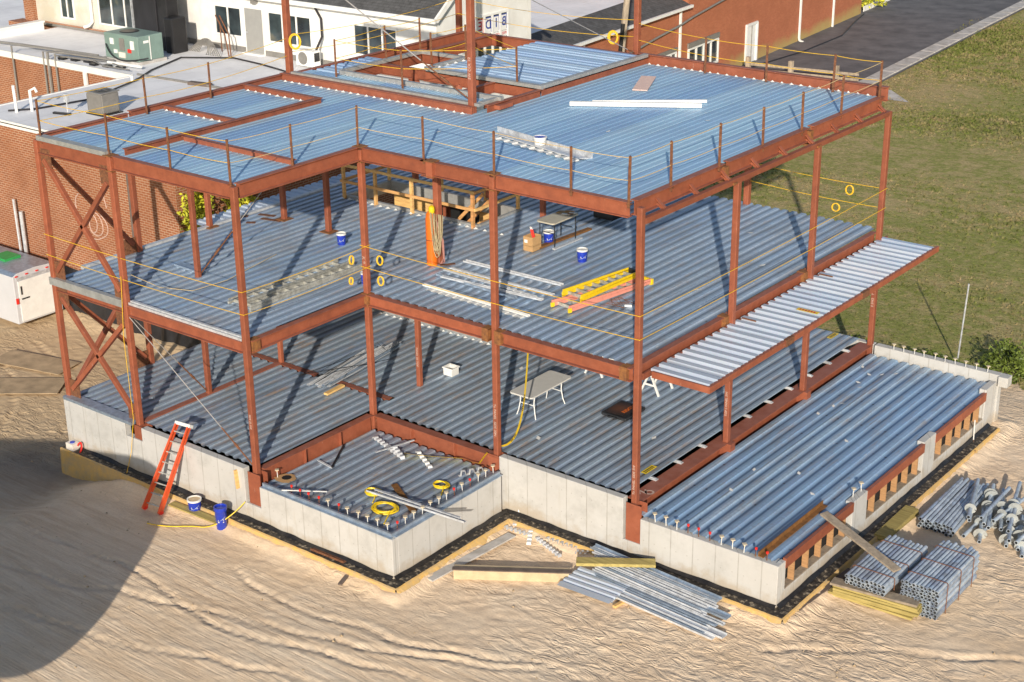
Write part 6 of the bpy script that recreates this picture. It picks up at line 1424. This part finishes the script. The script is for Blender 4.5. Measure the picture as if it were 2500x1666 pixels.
m = MB(); m.tube([(-12.9, 7.5, -2.1), (-12.95, 7.5, 1.6)], .05, 6); m.tube([(-12.6, 7.5, -2.1), (-12.6, 7.5, 1.2)], .07, 8); m.build('conduit', 'galv', g)

# ------------------------------------------------------------------ far-right brick building
Q = root('long_brick_building', rw(0, -4, -1.9), 'long orange brick building beside the lane with shingled mansard edge', 'building')
def qpart(mb, name, mat, **k): return mb.build(name, mat, Q, **k)
def q4(m, a, b, z0, z1, off=0): m.quad(rw(a, off, z0), rw(b, off, z0), rw(b, off, z1), rw(a, off, z1))
m = MB(); q4(m, -33, -10.8, -2.2, 3.0); q4(m, -10.8, 16.2, -2.2, 7.5); m.quad(rw(16.2, 0, -2.2), rw(16.2, -12, -2.2), rw(16.2, -12, 7.5), rw(16.2, 0, 7.5)); m.quad(rw(-10.8, -12, 2), rw(-10.8, 0, 2), rw(-10.8, 0, 7.5), rw(-10.8, -12, 7.5)); m.quad(rw(-33, -12, -2.2), rw(-33, 0, -2.2), rw(-33, 0, 3.0), rw(-33, -12, 3.0)); qpart(m, 'wall', 'brick_r', uvscale=1)
m = MB(); m.quad(rw(-33, .25, 3.0), rw(-10.9, .25, 3.0), rw(-10.9, -1.5, 3.75), rw(-33, -1.5, 3.45)); qpart(m, 'mansard_roof', 'shingle', uvscale=1)
m = MB(); m.quad(rw(-36, -1.5, 3.44), rw(-10.9, -1.5, 3.74), rw(-10.9, -40, 3.74), rw(-36, -40, 3.44)); m.quad(rw(-10.9, -12, 7.5), rw(-10.9, 0, 7.5), rw(16.2, 0, 7.5), rw(16.2, -12, 7.5)); qpart(m, 'flat_roof', 'roof_mem')
m = MB(); m.bar(rw(-33, .3, 2.98), rw(-10.9, .3, 2.98), .14, .14); qpart(m, 'gutter', 'white')
for a, z0 in ((-22.35, -1.9), (-11.9, -1.9), (5.0, -1.72), (10.7, -1.95)):
    z1 = 2.9 if a < 0 else 7.5; pts = [rw(a, .1, z1), rw(a, .1, z0 + .25), rw(a, .16, z0 + .1), rw(a, .4, z0 + .05)]
    m = MB()
    for p, q in zip(pts[:-1], pts[1:]): m.bar(p, q, .13, .1)
    qpart(m, 'downpipe', 'white')
def wwin(a, b, z0, z1, n, name='window'):
    m = MB(); f = .09
    m.bar(rw(a, .05, z1), rw(b, .05, z1), .1, .1); m.bar(rw(a, .06, z0), rw(b, .06, z0), .12, .1)
    for k in range(n + 1): c = a + (b - a) * k / n; m.bar(rw(c, .05, z0), rw(c, .05, z1), .1, f)
    w = qpart(m, name, 'white'); m = MB(); q4(m, a, b, z0, z1, .02); m.build('pane', 'glass', w)
wwin(-10.7, -6.95, -.75, .55, 4); wwin(-14.7, -12.25, -.75, .7, 4)
m = MB(); m.bar(rw(-10.8, .06, .75), rw(-6.85, .06, .75), .1, .28); m.bar(rw(-14.8, .06, .85), rw(-12.15, .06, .85), .1, .2); qpart(m, 'lintel', 'unit_grey')
m = MB(); m.bar(rw(-3.05, .05, -1.8), rw(-3.05, .05, .6), .14, .12); m.bar(rw(-1.55, .05, -1.8), rw(-1.55, .05, .6), .14, .12); m.bar(rw(-3.1, .05, .6), rw(-1.5, .05, .6), .1, .14); qpart(m, 'door_frame', 'white')
m = MB(); q4(m, -3.0, -1.6, -1.8, .55, .03); d = qpart(m, 'door', 'white'); m = MB(); m.bar(rw(-2.3, .05, -1.8), rw(-2.3, .05, .5), .03, .06); m.build('panel_gap', 'unit_grey', d)
m = MB(); m.tube([rw(-26, .15, 1.1), rw(-17.5, .15, 1.6), rw(-14.5, .15, 1.9), rw(-12, .15, 2.1), rw(-10.5, .15, 2.3), rw(-3, .15, 3.0), rw(6, .15, 3.6)], .06, 6); qpart(m, 'conduit', 'unit_grey')
for a, b in ((-32, 1.0), (-28, 2), (-24, 1)):
    pass
m = MB()
for k in range(6): m.bar(rw(17 + k * .9, -.1, -1.75), rw(17.8 + k * .9, -.1, -1.75), .06, .9)
tag(m.build('picket_fence', 'white'), 'white picket fence past the end of the long brick building', 'fence')
bush('shrub', rw(18.5, -.9, -1.5), (2.2, 1.0, 1.4), 900, 'leaf_y', 'small shrub behind the white picket fence', .12, 12)
# utility pole
g = root('utility_pole', (-4.4, 33, -1.9), 'leaning weathered wooden utility pole beside the brick building', 'pole')
m = MB(); m.tube([(-4.35, 33, -1.9), (-4.0, 33, 3.6), (-3.3, 33, 10)], [.17, .15, .12], 8); m.build('pole', 'wood_grey', g, smooth=True)
m = MB(); m.tube([(-4.2, 32.85, 0), (-3.95, 32.82, 3.6), (-3.8, 32.82, 5.0)], .09, 6); m.box(-4.6, -4.35, 32.7, 32.9, 3.2, 3.7); m.build('cable_guard', 'black_pl', g)
# wooden fence at lane end
for i, off in enumerate((1.1, 3.6, 6.2)):
    m = MB(); q = rw(-5.0 + .3 * i, off, 0); m.box(q[0] - .12, q[0] + .12, q[1] - .12, q[1] + .12, -1.8, -.75 - .05 * i); tag(m.build('fence_post', 'wood_grey'), f'{ORD[i]} grey wooden fence post from the left at the lane end', 'post', 'fence posts at the lane end')
m = MB()
for z in (-1.15, -1.45): m.bar(rw(-5.0, 1.1, z), rw(-4.3, 7.5, z - .1), .06, .14)
tag(m.build('fence_rail', 'wood_grey'), 'weathered low fence rails across the lane end', 'fence')
m = MB(); m.tube([rw(-4.5, .6, zr + .03), rw(2, 1.6, zr + .03), rw(8, 1.8, zr + .03), rw(13, .8, zr + .03), rw(16, .3, zr + .03)], .05, 5); tag(m.build('ground_cable', 'black_cable'), 'black cable lying along the lane beside the wall', 'cable')
# unseen tank-shaped blocker, made up to cast the shadow on the lower-left sand
g = root('shadow_caster', (8, -13, -2), 'large rounded shadow caster added unseen outside the left of the view', 'tank')
ax = Vector((.82, .56, 0)); bx = Vector((-.56, .82, 0)); b0 = -17.5
def TP(a, z): v = ax * a + bx * b0; return (v.x, v.y, z)
Rt = 1.9; zc0 = 2.55
m = MB(); pts = []; rs = []
for k in range(13):
    t = k / 12; pts.append(TP(-16 + .6 * t, zc0)); rs.append(max(.03, Rt * (1 - (1 - t) ** 3) ** (1 / 3)))
for k in range(13):
    t = k / 12; pts.append(TP(2.0 + 1.72 * t, zc0)); rs.append(max(.03, Rt * (1 - t ** 2.6) ** (1 / 2.4)))
m.tube(pts, rs, 28); m.build('shell', 'white', g, smooth=True)
m = MB()
for a in (-12, -6, .5): p = Vector(TP(a, 0)); m.box(p.x - .9, p.x + .9, p.y - .3, p.y + .3, -2.6, .7)
m.build('caster_base', 'concrete', g)

# ------------------------------------------------------------------ camera, light, world
cd = bpy.data.cameras.new('Camera'); cam = bpy.data.objects.new('Camera', cd); C.objects.link(cam)
CAMP = dict(cx=34.1985, cy=-23.2090, cz=17.3642, yaw=-.670333, pitch=-.383381, roll=-.013061, f=3758.83)
y_, t_, r_ = CAMP['yaw'], CAMP['pitch'], CAMP['roll']
fwd = Vector((sin(y_) * cos(t_), cos(y_) * cos(t_), sin(t_))); right = Vector((cos(y_), -sin(y_), 0)); up = right.cross(fwd)
Rr = right * cos(r_) + up * sin(r_); Uu = -right * sin(r_) + up * cos(r_)
mw = Matrix((Rr, Uu, -fwd)).transposed().to_4x4(); mw.translation = (CAMP['cx'], CAMP['cy'], CAMP['cz']); cam.matrix_world = mw
cd.sensor_width = 36; cd.lens = CAMP['f'] / 2500 * 36; cd.clip_end = 2000; cd.clip_start = .5
bpy.context.scene.camera = cam
el = R(19.5); az = math.atan2(.56, -.82)
sv = Vector((sin(az) * cos(el), cos(az) * cos(el), sin(el)))
sl = bpy.data.lights.new('Sun', 'SUN'); sl.energy = 5; sl.angle = R(.5); sl.color = (1, .90, .76)
so = bpy.data.objects.new('Sun', sl); C.objects.link(so); so.rotation_euler = (-sv).to_track_quat('-Z', 'Y').to_euler(); so.location = sv * 60
wd = bpy.data.worlds.new('World'); bpy.context.scene.world = wd; wd.use_nodes = True; nt = wd.node_tree; nt.nodes.clear()
sk = nt.nodes.new('ShaderNodeTexSky'); sk.sky_type = 'NISHITA'; sk.sun_disc = False; sk.sun_elevation = el; sk.sun_rotation = az
bg = nt.nodes.new('ShaderNodeBackground'); bg.inputs[1].default_value = .12; wo = nt.nodes.new('ShaderNodeOutputWorld')
nt.links.new(sk.outputs[0], bg.inputs[0]); nt.links.new(bg.outputs[0], wo.inputs[0])
sc = bpy.context.scene; sc.view_settings.view_transform = 'Standard'; sc.view_settings.look = 'None'; sc.view_settings.exposure = 0
